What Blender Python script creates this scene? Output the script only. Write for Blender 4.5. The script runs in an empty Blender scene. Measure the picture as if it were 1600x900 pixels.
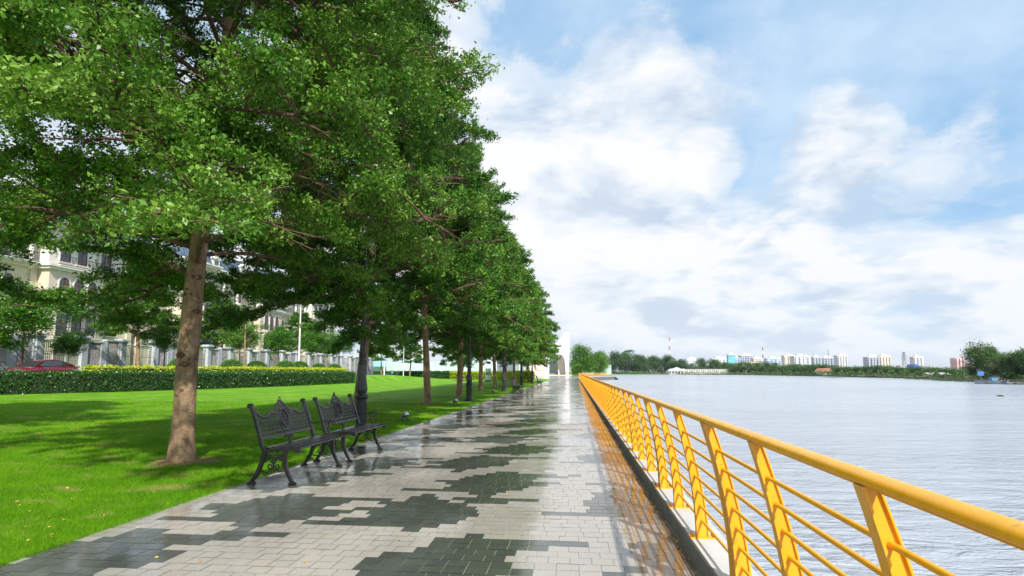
import bpy, math, random
import numpy as np
from mathutils import Vector, Matrix

random.seed(7)
rng = np.random.default_rng(11)
R = math.radians
scene = bpy.context.scene
COL = scene.collection

# ------------------------------------------------------------------ camera
cam_data = bpy.data.cameras.new('camera')
cam_data.sensor_width = 36.0
cam_data.lens = 20.25
cam_data.shift_y = 41.17 / 1600
cam_data.clip_start = 0.05
cam_data.clip_end = 20000
cam = bpy.data.objects.new('camera', cam_data)
cam.location = (0, 0, 1.4)
cam.rotation_euler = (R(90 + 5.7), 0, R(6.1213))
COL.objects.link(cam)
scene.camera = cam

# ------------------------------------------------------------------ light
SUN_ELEV = 42.0
SUN_VEC = Vector((0.36, -0.93, 0)).normalized()          # horizontal direction towards the sun
sdir = Vector((SUN_VEC.x * math.cos(R(SUN_ELEV)), SUN_VEC.y * math.cos(R(SUN_ELEV)), math.sin(R(SUN_ELEV))))
sun_data = bpy.data.lights.new('sun', 'SUN')
sun_data.energy = 4.3
sun_data.angle = R(1.0)
sun_data.color = (1.0, 0.955, 0.88)
sun = bpy.data.objects.new('sun', sun_data)
sun.rotation_euler = (-sdir).to_track_quat('-Z', 'Y').to_euler()
COL.objects.link(sun)

scene.view_settings.view_transform = 'Standard'
scene.view_settings.look = 'None'
scene.view_settings.exposure = 0.45
scene.view_settings.gamma = 1
scene.view_settings.use_curve_mapping = False

world = bpy.data.worlds.new('World')
scene.world = world
world.use_nodes = True
wt = world.node_tree
wt.nodes.clear()

class NT:
    """small helper to write node trees"""
    def __init__(self, tree): self.t = tree
    def n(self, kind, **kw):
        nd = self.t.nodes.new(kind)
        for k, v in kw.items():
            if k == 'ins':
                for key, val in v.items():
                    if isinstance(val, bpy.types.NodeSocket): self.t.links.new(val, nd.inputs[key])
                    else: nd.inputs[key].default_value = val
            else: setattr(nd, k, v)
        return nd
    def math(self, op, a, b=None, c=None, clamp=False):
        nd = self.t.nodes.new('ShaderNodeMath'); nd.operation = op; nd.use_clamp = clamp
        for i, v in enumerate((a, b, c)):
            if v is None: continue
            if isinstance(v, bpy.types.NodeSocket): self.t.links.new(v, nd.inputs[i])
            else: nd.inputs[i].default_value = v
        return nd.outputs[0]
    def ramp(self, fac, stops, interp='LINEAR'):
        nd = self.t.nodes.new('ShaderNodeValToRGB'); nd.color_ramp.interpolation = interp
        els = nd.color_ramp.elements
        while len(els) < len(stops): els.new(0.5)
        for e, (p, c) in zip(els, stops):
            e.position = p
            e.color = (c, c, c, 1) if isinstance(c, (int, float)) else (*c, 1)
        self.t.links.new(fac, nd.inputs[0])
        return nd.outputs[0]
    def mix(self, fac, a, b, blend='MIX'):
        nd = self.t.nodes.new('ShaderNodeMix'); nd.data_type = 'RGBA'; nd.blend_type = blend
        for s, v in ((0, fac), (6, a), (7, b)):
            if isinstance(v, bpy.types.NodeSocket): self.t.links.new(v, nd.inputs[s])
            elif s == 0: nd.inputs[0].default_value = v
            else: nd.inputs[s].default_value = (*v, 1)
        return nd.outputs[2]
    def noise(self, vec, scale, detail=4, rough=0.5, dist=0.0, out=0):
        nd = self.t.nodes.new('ShaderNodeTexNoise')
        self.t.links.new(vec, nd.inputs['Vector'])
        nd.inputs['Scale'].default_value = scale; nd.inputs['Detail'].default_value = detail
        nd.inputs['Roughness'].default_value = rough; nd.inputs['Distortion'].default_value = dist
        return nd.outputs[out]
    def vmul(self, vec, v):
        nd = self.t.nodes.new('ShaderNodeVectorMath'); nd.operation = 'MULTIPLY'
        self.t.links.new(vec, nd.inputs[0]); nd.inputs[1].default_value = v
        return nd.outputs[0]
    def vadd(self, vec, v):
        nd = self.t.nodes.new('ShaderNodeVectorMath'); nd.operation = 'ADD'
        self.t.links.new(vec, nd.inputs[0])
        if isinstance(v, bpy.types.NodeSocket): self.t.links.new(v, nd.inputs[1])
        else: nd.inputs[1].default_value = v
        return nd.outputs[0]

def build_sky():
    N = NT(wt)
    out = N.n('ShaderNodeOutputWorld')
    bg = N.n('ShaderNodeBackground'); bg.inputs['Strength'].default_value = 0.1
    wt.links.new(bg.outputs[0], out.inputs[0])
    sky = N.n('ShaderNodeTexSky', sky_type='NISHITA', sun_disc=False)
    sky.sun_elevation = R(SUN_ELEV)
    sky.sun_rotation = math.atan2(SUN_VEC.x, SUN_VEC.y)
    sky.air_density = 1.0; sky.dust_density = 0.6; sky.ozone_density = 1.6
    tc = N.n('ShaderNodeTexCoord')
    d = tc.outputs['Generated']
    sep = N.n('ShaderNodeSeparateXYZ', ins={0: d})
    x, y, z = sep.outputs
    zz = N.math('ADD', N.math('MAXIMUM', z, 0.0), 0.34)
    comb = N.n('ShaderNodeCombineXYZ', ins={0: N.math('DIVIDE', x, zz), 1: N.math('DIVIDE', y, zz)})
    p = comb.outputs[0]
    warp = N.n('ShaderNodeVectorMath', operation='SCALE', ins={0: N.noise(p, 2.2, 3, 0.5, 0, 1), 'Scale': 0.22}).outputs[0]
    pw = N.vadd(p, warp)
    big = N.noise(N.vadd(pw, (3.1, 1.7, 0)), 1.15, 3, 0.5)
    def billow(off): return N.noise(N.vadd(pw, (0.4+off[0], 7.2+off[1], off[2] if len(off) > 2 else 0)), 2.9, 10, 0.58)
    fine = billow((0, 0)); fine_b = billow((0.05, -0.16))
    dens = N.math('ADD', N.math('MULTIPLY', big, 0.55), N.math('MULTIPLY', fine, 0.62))
    low = N.math('MULTIPLY', N.math('SUBTRACT', 0.36, z), 0.50)
    side = N.math('MULTIPLY', N.math('MULTIPLY', x, z), -0.30)
    dens = N.math('ADD', dens, N.math('ADD', N.math('MAXIMUM', low, -0.06), side))
    def lobe(vx, vy, vz, width, amount, dn):
        v = Vector((vx, vy, vz)).normalized()
        dp = N.n('ShaderNodeVectorMath', operation='DOT_PRODUCT', ins={0: d, 1: v}).outputs['Value']
        m = N.math('DIVIDE', N.math('SUBTRACT', dp, math.cos(R(width))), 1 - math.cos(R(width)), clamp=True)
        return N.math('ADD', dn, N.math('MULTIPLY', m, amount))
    dens = lobe(0.02, 1.0, 0.30, 16, 0.20, dens)       # tall white bank left of the middle
    dens = lobe(0.20, 1.0, 0.50, 10, 0.13, dens)
    dens = lobe(0.45, 1.0, 0.40, 5, 0.22, dens)        # small separate cloud
    dens = lobe(0.75, 1.0, 0.52, 17, -0.08, dens)      # open blue
    dens = lobe(-0.08, 1.0, 0.62, 8, -0.12, dens)
    dens = lobe(0.33, 1.0, 0.66, 7, -0.10, dens)
    cover = N.ramp(dens, [(0.49, 0.0), (0.56, 0.60), (0.66, 1.0)], 'EASE')
    wisps = N.noise(pw, 2.6, 8, 0.62)
    veil = N.ramp(wisps, [(0.38, 0.05), (0.66, 0.75)])
    relief = N.math('MULTIPLY', N.math('SUBTRACT', fine, fine_b), 2.0)
    broad = N.noise(N.vmul(N.vadd(pw, (1.3, 2.2, 0)), (0.7, 1.7, 1)), 2.6, 6, 0.55)
    sh2 = N.math('ADD', N.math('ADD', relief, 0.5), N.math('MULTIPLY', N.math('SUBTRACT', broad, 0.5), 1.25))
    body = N.ramp(sh2, [(0.20, (4.4, 5.2, 6.3)), (0.41, (5.8, 6.4, 7.1)), (0.62, (7.25, 7.35, 7.55))])
    lift = N.ramp(dens, [(0.70, 0.0), (0.95, 0.5)])
    body = N.mix(lift, body, (7.4, 7.5, 7.6))
    blue = N.mix(0.75, sky.outputs[0], (2.7, 4.75, 7.1))
    blue = N.mix(veil, blue, (5.0, 6.2, 7.5))
    col = N.mix(cover, blue, body)
    haze = N.ramp(z, [(0.0, 0.75), (0.07, 0.35), (0.22, 0.0)])
    col = N.mix(haze, col, (6.1, 6.75, 7.45))
    wt.links.new(col, bg.inputs['Color'])
build_sky()

# ------------------------------------------------------------------ helpers
class MB:
    """collects shapes into ONE mesh"""
    def __init__(self): self.v = []; self.f = []; self.m = []; self.smooth = []
    def add(self, vs, fs, mi=0, sm=False):
        o = len(self.v)
        self.v.extend([tuple(v) for v in vs])
        for f in fs:
            self.f.append(tuple(i + o for i in f)); self.m.append(mi); self.smooth.append(sm)
    def box(self, x0, x1, y0, y1, z0, z1, mi=0):
        vs = [(x0,y0,z0),(x1,y0,z0),(x1,y1,z0),(x0,y1,z0),(x0,y0,z1),(x1,y0,z1),(x1,y1,z1),(x0,y1,z1)]
        self.add(vs, [(0,3,2,1),(4,5,6,7),(0,1,5,4),(1,2,6,5),(2,3,7,6),(3,0,4,7)], mi)
    def bar(self, a, b, w, h, up=(0,0,1), mi=0):
        a = Vector(a); b = Vector(b); d = (b - a).normalized(); up = Vector(up)
        s = d.cross(up)
        if s.length < 1e-4: s = d.cross(Vector((1,0,0)))
        s.normalize(); u = s.cross(d).normalized()
        vs = []
        for p in (a, b):
            for i, j in ((-1,-1),(1,-1),(1,1),(-1,1)): vs.append(p + s*(i*w/2) + u*(j*h/2))
        self.add(vs, [(0,1,2,3),(7,6,5,4),(0,4,5,1),(1,5,6,2),(2,6,7,3),(3,7,4,0)], mi)
    def tube(self, pts, rad, n=8, mi=0, caps=True, sm=True):
        pts = [Vector(p) for p in pts]
        if not hasattr(rad, '__len__'): rad = [rad]*len(pts)
        rings = []; prev = None
        for i, p in enumerate(pts):
            t = (pts[min(i+1, len(pts)-1)] - pts[max(i-1, 0)]).normalized()
            if prev is None:
                s = t.cross(Vector((0,0,1)))
                if s.length < 1e-3: s = t.cross(Vector((1,0,0)))
            else: s = prev - t*prev.dot(t)
            s.normalize(); prev = s; u = t.cross(s)
            rings.append([p + (s*math.cos(2*math.pi*k/n) + u*math.sin(2*math.pi*k/n))*rad[i] for k in range(n)])
        vs = [v for r in rings for v in r]; fs = []
        for i in range(len(pts)-1):
            for k in range(n):
                a = i*n+k; b = i*n+(k+1) % n
                fs.append((a, b, b+n, a+n))
        self.add(vs, fs, mi, sm)
        if caps:
            self.add(rings[0], [tuple(range(n))[::-1]], mi); self.add(rings[-1], [tuple(range(n))], mi)
    def lathe(self, prof, n=16, c=(0,0,0), mi=0, sm=True, rot=0.0):
        vs = []
        for r, z in prof:
            for k in range(n):
                a = 2*math.pi*k/n + rot; vs.append((c[0]+r*math.cos(a), c[1]+r*math.sin(a), c[2]+z))
        fs = []
        for i in range(len(prof)-1):
            for k in range(n):
                a = i*n+k; b = i*n+(k+1) % n; fs.append((a, b, b+n, a+n))
        self.add(vs, fs, mi, sm)
        self.add(vs[:n], [tuple(range(n))[::-1]], mi); self.add(vs[-n:], [tuple(range(n))], mi)
    def prism(self, pts, fn0, fn1, mi=0):
        """outline (list of 2D) swept between two placements fn0(p), fn1(p)"""
        n = len(pts)
        vs = [fn0(p) for p in pts] + [fn1(p) for p in pts]
        self.add(vs, [tuple(range(n))[::-1], tuple(range(n, 2*n))] + [(i, (i+1) % n, n+(i+1) % n, n+i) for i in range(n)], mi)
    def build(self, name, mats, parent=None, bevel=0.0, recalc=True):
        me = bpy.data.meshes.new(name)
        me.from_pydata(self.v, [], self.f)
        if not isinstance(mats, (list, tuple)): mats = [mats]
        for m in mats: me.materials.append(m)
        me.polygons.foreach_set('material_index', self.m)
        me.polygons.foreach_set('use_smooth', self.smooth)
        me.update()
        o = bpy.data.objects.new(name, me); COL.objects.link(o)
        if parent: o.parent = parent
        if bevel > 0:
            b = o.modifiers.new('bevel', 'BEVEL'); b.width = bevel; b.segments = 2; b.limit_method = 'ANGLE'; b.angle_limit = R(40)
        return o

def np_object(name, verts, quads, mat, parent=None, attrs=None, tri=False):
    """fast mesh from numpy arrays"""
    k = quads.shape[1]
    me = bpy.data.meshes.new(name)
    me.vertices.add(len(verts)); me.vertices.foreach_set('co', np.ascontiguousarray(verts, dtype=np.float32).ravel())
    me.loops.add(quads.size); me.loops.foreach_set('vertex_index', quads.astype(np.int32).ravel())
    me.polygons.add(len(quads)); me.polygons.foreach_set('loop_start', np.arange(0, quads.size, k, dtype=np.int32))
    me.update(calc_edges=True)
    for an, arr in (attrs or {}).items():
        at = me.attributes.new(an, 'FLOAT', 'FACE'); at.data.foreach_set('value', arr.astype(np.float32))
    me.materials.append(mat)
    o = bpy.data.objects.new(name, me); COL.objects.link(o)
    if parent: o.parent = parent
    return o

def tag(o, label=None, cat=None, group=None, kind=None):
    if label: o['label'] = label
    if cat: o['category'] = cat
    if group: o['group'] = group
    if kind: o['kind'] = kind
    return o
def thing(name, loc=(0,0,0), rz=0.0, label=None, cat=None, group=None):
    o = bpy.data.objects.new(name, None); COL.objects.link(o)
    o.empty_display_size = 0.2
    o.location = loc; o.rotation_euler = (0, 0, rz)
    return tag(o, label, cat, group)
def kids(o): return [c for c in bpy.data.objects if c.parent == o]
def copy_tree(o, parent=None, cache={}):
    c = o.copy(); COL.objects.link(c); c.parent = parent
    for ch in kids(o): copy_tree(ch, c)
    return c
def place_copy(src, loc, rz=0.0, sc=(1,1,1), label=None, cat=None, group=None):
    c = copy_tree(src); c.location = loc; c.rotation_euler = (0,0,rz); c.scale = sc
    for k in ('label', 'category', 'group'):
        if k in c: del c[k]
    return tag(c, label, cat, group)

# ------------------------------------------------------------------ materials
def new_mat(name):
    m = bpy.data.materials.new(name); m.use_nodes = True
    t = m.node_tree; t.nodes.clear(); N = NT(t)
    out = N.n('ShaderNodeOutputMaterial'); bs = N.n('ShaderNodeBsdfPrincipled')
    t.links.new(bs.outputs[0], out.inputs[0])
    return m, N, bs, out
def simple(name, col, rough=0.5, metal=0.0, vary=0.12, scale=3.0, bump=0.0, bscale=40.0, spec=0.5, coat=0.0, rvar=0.1):
    m, N, bs, out = new_mat(name); t = m.node_tree
    tc = N.n('ShaderNodeTexCoord').outputs['Object']
    ns = N.noise(tc, scale, 6, 0.6)
    dark = tuple(c*(1-vary) for c in col); lite = tuple(min(1, c*(1+vary)) for c in col)
    t.links.new(N.ramp(ns, [(0.3, dark), (0.7, lite)]), bs.inputs['Base Color'])
    rr = N.math('ADD', N.math('MULTIPLY', N.noise(tc, scale*3.1, 4, 0.6), rvar*2), rough - rvar)
    t.links.new(rr, bs.inputs['Roughness'])
    bs.inputs['Metallic'].default_value = metal
    bs.inputs['Specular IOR Level'].default_value = spec
    bs.inputs['Coat Weight'].default_value = coat
    if bump:
        b = N.n('ShaderNodeBump', ins={'Strength': bump, 'Distance': 0.02, 'Height': N.noise(tc, bscale, 5, 0.6)})
        t.links.new(b.outputs[0], bs.inputs['Normal'])
    return m

def foliage(name, dark, mid, lite, trans=0.22, rough=0.42, nscale=0.8, spec=0.35):
    m, N, bs, out = new_mat(name); t = m.node_tree
    at = N.n('ShaderNodeAttribute', attribute_name='tint').outputs['Fac']
    pos = N.n('ShaderNodeNewGeometry').outputs['Position']
    ns = N.noise(pos, nscale, 3, 0.5)
    f = N.math('ADD', N.math('MULTIPLY', at, 0.55), N.math('MULTIPLY', ns, 0.5))
    f = N.math('ADD', f, N.math('MULTIPLY', N.math('SUBTRACT', N.n('ShaderNodeObjectInfo').outputs['Random'], 0.5), 0.16))
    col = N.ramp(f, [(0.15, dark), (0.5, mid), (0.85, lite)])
    t.links.new(col, bs.inputs['Base Color'])
    bs.inputs['Roughness'].default_value = rough
    bs.inputs['Specular IOR Level'].default_value = spec
    tr = N.n('ShaderNodeBsdfTranslucent', ins={'Color': N.mix(1.0, col, (1.0, 1.15, 0.55), 'MULTIPLY')})
    mx = N.n('ShaderNodeMixShader', ins={0: trans, 1: bs.outputs[0], 2: tr.outputs[0]})
    t.links.new(mx.outputs[0], out.inputs[0])
    return m

M = {}
M['leaf'] = foliage('tree_leaves', (0.014, 0.062, 0.005), (0.070, 0.195, 0.014), (0.26, 0.42, 0.06))
M['leaf_fresh'] = foliage('fresh_leaves', (0.03, 0.11, 0.010), (0.08, 0.23, 0.02), (0.18, 0.36, 0.05))
M['leaf_far'] = foliage('far_leaves', (0.022, 0.065, 0.018), (0.06, 0.135, 0.032), (0.13, 0.22, 0.055), trans=0.15, nscale=0.08, rough=0.6)
M['leaf_olive'] = foliage('olive_leaves', (0.06, 0.08, 0.04), (0.13, 0.13, 0.07), (0.22, 0.20, 0.12), trans=0.15, nscale=0.2, rough=0.6)
M['hedge'] = foliage('hedge_leaves', (0.012, 0.05, 0.007), (0.03, 0.12, 0.012), (0.10, 0.24, 0.03), trans=0.15, nscale=2.0, spec=0.6, rough=0.35)
M['hedge_gold'] = foliage('golden_hedge_leaves', (0.24, 0.36, 0.012), (0.50, 0.60, 0.02), (0.78, 0.80, 0.06), trans=0.25, nscale=1.5)
M['hedge_core'] = simple('hedge_inside', (0.02, 0.035, 0.012), 0.9)
M['topiary'] = foliage('topiary_leaves', (0.03, 0.12, 0.008), (0.07, 0.22, 0.012), (0.15, 0.34, 0.03), trans=0.15, nscale=2.5)
M['iron'] = simple('black_cast_iron', (0.009, 0.008, 0.009), 0.24, 0.0, 0.3, 9, 0.25, 90, spec=0.45)
M['iron_lite'] = simple('worn_cast_iron', (0.020, 0.018, 0.021), 0.26, 0.0, 0.35, 14, 0.25, 110, spec=0.5)
M['lamp'] = simple('painted_lamp_iron', (0.030, 0.030, 0.034), 0.36, 0.0, 0.3, 5, 0.15, 60)
M['slat'] = simple('dark_wet_slat', (0.012, 0.012, 0.014), 0.22, 0.0, 0.35, 12, 0.2, 50, coat=0.1)
M['glass_white'] = simple('lantern_glass', (0.8, 0.8, 0.78), 0.2, 0, 0.03)
M['yellow'] = None
M['white'] = simple('white_render', (0.78, 0.77, 0.74), 0.6, 0, 0.05, 0.3)
M['rust'] = simple('rusty_bolt', (0.30, 0.12, 0.03), 0.7, 0.3, 0.4, 60)
M['grey_metal'] = simple('grey_metal', (0.25, 0.25, 0.26), 0.5, 0.4)

def yellow_mat():
    m, N, bs, out = new_mat('yellow_paint'); t = m.node_tree
    tc = N.n('ShaderNodeTexCoord').outputs['Object']
    c = N.ramp(N.noise(tc, 2.2, 6, 0.6), [(0.3, (0.79, 0.36, 0.009)), (0.7, (0.85, 0.42, 0.013))])
    spots = N.ramp(N.noise(tc, 46, 3, 0.5), [(0.68, 0.0), (0.73, 1.0)])
    c = N.mix(N.math('MULTIPLY', spots, 0.55), c, (0.42, 0.17, 0.02))
    grime = N.ramp(N.noise(N.vmul(tc, (4, 4, 1)), 3.0, 5, 0.7), [(0.50, 0.0), (0.75, 0.42)])
    c = N.mix(grime, c, (0.48, 0.24, 0.03))
    t.links.new(c, bs.inputs['Base Color'])
    t.links.new(N.ramp(N.noise(tc, 8, 4, 0.6), [(0.3, 0.25), (0.7, 0.42)]), bs.inputs['Roughness'])
    b = N.n('ShaderNodeBump', ins={'Strength': 0.12, 'Distance': 0.004, 'Height': N.noise(tc, 60, 4, 0.6)})
    t.links.new(b.outputs[0], bs.inputs['Normal'])
    return m
M['yellow'] = yellow_mat()

def bark_mat(name, c0, c1, c2):
    m, N, bs, out = new_mat(name); t = m.node_tree
    tc = N.n('ShaderNodeTexCoord').outputs['Object']
    st = N.vmul(tc, (1, 1, 0.55))
    a = N.noise(st, 5.5, 8, 0.65, 0.6); fine = N.noise(N.vmul(tc, (1, 1, 2.6)), 22, 6, 0.7)
    c = N.ramp(a, [(0.33, c0), (0.5, c1), (0.68, c2)])
    cr = N.ramp(N.noise(N.vmul(tc, (1, 1, 1.5)), 7.5, 4, 0.55, 0.7), [(0.285, 1.0), (0.335, 0.0)])
    c = N.mix(N.math('MULTIPLY', cr, 0.8), c, tuple(k*0.22 for k in c0))
    moss = N.ramp(N.noise(N.vmul(tc, (1, 1, 0.3)), 3.0, 5, 0.6), [(0.55, 0.0), (0.72, 0.55)])
    c = N.mix(moss, c, (0.15, 0.14, 0.05))
    c = N.mix(N.ramp(fine, [(0.4, 0.35), (0.6, 0.0)]), c, c0)
    t.links.new(c, bs.inputs['Base Color']); bs.inputs['Roughness'].default_value = 0.85
    h = N.math('ADD', N.math('MULTIPLY', fine, 0.5), N.math('SUBTRACT', a, N.math('MULTIPLY', cr, 0.9)))
    b = N.n('ShaderNodeBump', ins={'Strength': 1.0, 'Distance': 0.045, 'Height': h})
    t.links.new(b.outputs[0], bs.inputs['Normal'])
    return m
M['bark'] = bark_mat('bark', (0.15, 0.085, 0.045), (0.35, 0.225, 0.13), (0.50, 0.36, 0.235))
M['bark_dark'] = bark_mat('branch_bark', (0.07, 0.040, 0.028), (0.15, 0.085, 0.055), (0.22, 0.13, 0.085))
M['bark_twig'] = simple('reddish_twig_bark', (0.20, 0.10, 0.065), 0.8, 0, 0.4, 8)

def paving_mat():
    m, N, bs, out = new_mat('wet_granite_pavers'); t = m.node_tree
    tone = N.n('ShaderNodeAttribute', attribute_name='tone').outputs['Fac']
    var = N.n('ShaderNodeAttribute', attribute_name='vary').outputs['Fac']
    pos = N.n('ShaderNodeNewGeometry').outputs['Position']
    speck = N.noise(pos, 150, 3, 0.7); cl = N.noise(pos, 3.0, 6, 0.6)
    lite = N.ramp(speck, [(0.33, (0.19, 0.165, 0.135)), (0.5, (0.44, 0.395, 0.33)), (0.66, (0.63, 0.58, 0.50))])
    lite = N.mix(N.ramp(cl, [(0.4, 0.0), (0.75, 0.45)]), lite, (0.42, 0.36, 0.27))
    lite = N.mix(N.math('MULTIPLY', var, 0.30), lite, (0.33, 0.32, 0.31))
    dk = N.ramp(speck, [(0.35, (0.036, 0.040, 0.036)), (0.6, (0.095, 0.10, 0.088)), (0.75, (0.18, 0.185, 0.165))])
    dk = N.mix(N.math('MULTIPLY', var, 0.55), dk, (0.085, 0.10, 0.065))
    col = N.mix(tone, lite, dk)
    # shadow of kerb and rail, painted brown into the strip beside the kerb
    sx = N.n('ShaderNodeSeparateXYZ', ins={0: pos}).outputs[0]
    edge = N.math('MULTIPLY', N.ramp(N.math('ADD', N.math('MULTIPLY', sx, 1.0), N.math('MULTIPLY', cl, 0.35)), [(0.52, 0.0), (0.98, 1.0)]), 0.65)
    col = N.mix(edge, col, (0.20, 0.13, 0.085))
    wet = N.noise(N.vmul(pos, (1.0, 0.62, 1.0)), 0.62, 5, 0.55, 0.6)
    wet = N.math('ADD', wet, N.math('MULTIPLY', N.ramp(N.math('MULTIPLY', N.math('ADD', sx, 1.9), 0.5), [(0.25, 0.0), (0.75, 1.0)]), 0.09))
    film = N.ramp(wet, [(0.40, 0.0), (0.50, 0.65), (0.60, 1.0)])
    t.links.new(N.mix(N.math('MULTIPLY', film, 0.30), col, N.mix(1.0, col, (0.55, 0.55, 0.55), 'MULTIPLY')), bs.inputs['Base Color'])
    r = N.math('ADD', N.ramp(film, [(0.0, 0.36), (1.0, 0.06)]), N.math('MULTIPLY', var, 0.08))
    t.links.new(r, bs.inputs['Roughness'])
    bs.inputs['Specular IOR Level'].default_value = 0.5
    t.links.new(N.math('MULTIPLY', film, 0.15), bs.inputs['Coat Weight'])
    bs.inputs['Coat Roughness'].default_value = 0.06
    hh = N.math('ADD', N.math('MULTIPLY', N.noise(pos, 90, 3, 0.6), 0.30), N.math('MULTIPLY', N.noise(pos, 9, 3, 0.5), 0.9))
    st = N.ramp(film, [(0.0, 0.35), (1.0, 0.09)])
    b = N.n('ShaderNodeBump', ins={'Strength': st, 'Distance': 0.004, 'Height': hh})
    t.links.new(b.outputs[0], bs.inputs['Normal'])
    return m

def grass_mat(name, blades=False):
    m, N, bs, out = new_mat(name); t = m.node_tree
    pos = N.n('ShaderNodeNewGeometry').outputs['Position']
    fl = N.vmul(pos, (1, 1, 0))
    a = N.noise(fl, 0.5, 6, 0.68); b_ = N.noise(fl, 7.0, 5, 0.65); c_ = N.noise(fl, 60, 3, 0.7)
    f = N.math('ADD', N.math('MULTIPLY', a, 0.5), N.math('ADD', N.math('MULTIPLY', b_, 0.3), N.math('MULTIPLY', c_, 0.25)))
    col = N.ramp(f, [(0.38, (0.045, 0.17, 0.004)), (0.52, (0.12, 0.33, 0.006)), (0.66, (0.30, 0.50, 0.014))])
    dry = N.ramp(N.noise(N.vmul(fl, (1.0, 1.7, 1)), 1.15, 6, 0.62, 0.5), [(0.575, 0.0), (0.66, 0.9)])
    col = N.mix(dry, col, (0.46, 0.36, 0.15))
    if blades:
        at = N.n('ShaderNodeAttribute', attribute_name='tint').outputs['Fac']
        col = N.mix(N.math('MULTIPLY', at, 0.5), col, (0.22, 0.42, 0.02))
        tr = N.n('ShaderNodeBsdfTranslucent', ins={'Color': col})
        mx = N.n('ShaderNodeMixShader', ins={0: 0.35, 1: bs.outputs[0], 2: tr.outputs[0]})
        t.links.new(mx.outputs[0], out.inputs[0])
    t.links.new(col, bs.inputs['Base Color'])
    bs.inputs['Roughness'].default_value = 0.75; bs.inputs['Specular IOR Level'].default_value = 0.12
    if not blades:
        bb = N.n('ShaderNodeBump', ins={'Strength': 0.9, 'Distance': 0.05, 'Height': N.math('ADD', c_, b_)})
        t.links.new(bb.outputs[0], bs.inputs['Normal'])
    return m

def water_mat():
    m, N, bs, out = new_mat('river_water'); t = m.node_tree
    pos = N.n('ShaderNodeNewGeometry').outputs['Position']
    bs.inputs['Roughness'].default_value = 0.16
    bs.inputs['IOR'].default_value = 1.33
    col = N.ramp(N.noise(pos, 0.02, 4, 0.6), [(0.3, (0.36, 0.39, 0.445)), (0.7, (0.45, 0.48, 0.53))])
    t.links.new(col, bs.inputs['Base Color'])
    p1 = N.vmul(pos, (0.55, 1.5, 1))
    w1 = N.noise(p1, 1.1, 4, 0.6, 0.8); w2 = N.noise(p1, 4.2, 4, 0.65, 0.5); w3 = N.noise(N.vmul(pos, (0.5, 1.6, 1)), 0.10, 5, 0.6)
    amp = N.ramp(w3, [(0.35, 0.45), (0.65, 1.15)])
    h = N.math('MULTIPLY', N.math('ADD', w1, N.math('MULTIPLY', w2, 0.33)), amp)
    b = N.n('ShaderNodeBump', ins={'Strength': 1.0, 'Distance': 0.34, 'Height': h})
    t.links.new(b.outputs[0], bs.inputs['Normal'])
    return m

def concrete_mat(name, col, dirt=(0.09, 0.085, 0.075), amt=0.5):
    m, N, bs, out = new_mat(name); t = m.node_tree
    pos = N.n('ShaderNodeNewGeometry').outputs['Position']
    c = N.ramp(N.noise(pos, 30, 5, 0.7), [(0.3, tuple(k*0.85 for k in col)), (0.7, col)])
    d = N.ramp(N.noise(pos, 2.2, 7, 0.65), [(0.45, 0.0), (0.8, amt)])
    t.links.new(N.mix(d, c, dirt), bs.inputs['Base Color'])
    bs.inputs['Roughness'].default_value = 0.6
    b = N.n('ShaderNodeBump', ins={'Strength': 0.3, 'Distance': 0.01, 'Height': N.noise(pos, 60, 5, 0.6)})
    t.links.new(b.outputs[0], bs.inputs['Normal'])
    return m
M['paving'] = paving_mat()
M['joint'] = simple('paver_joint', (0.30, 0.29, 0.26), 0.5, 0, 0.3, 4)
M['grass'] = grass_mat('lawn_grass'); M['blades'] = grass_mat('grass_blades', True)
M['water'] = water_mat()
M['kerb_top'] = concrete_mat('pale_kerb', (0.60, 0.59, 0.56), amt=0.25)
M['kerb_side'] = concrete_mat('shaded_kerb_face', (0.20, 0.20, 0.175), (0.06, 0.065, 0.045), 0.8)  # dark base colour carries the face's shade; dirt varies at random
M['asphalt'] = concrete_mat('asphalt', (0.06, 0.06, 0.062))
M['soil'] = simple('bank_soil', (0.16, 0.13, 0.09), 0.9, 0, 0.3, 0.5)
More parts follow.
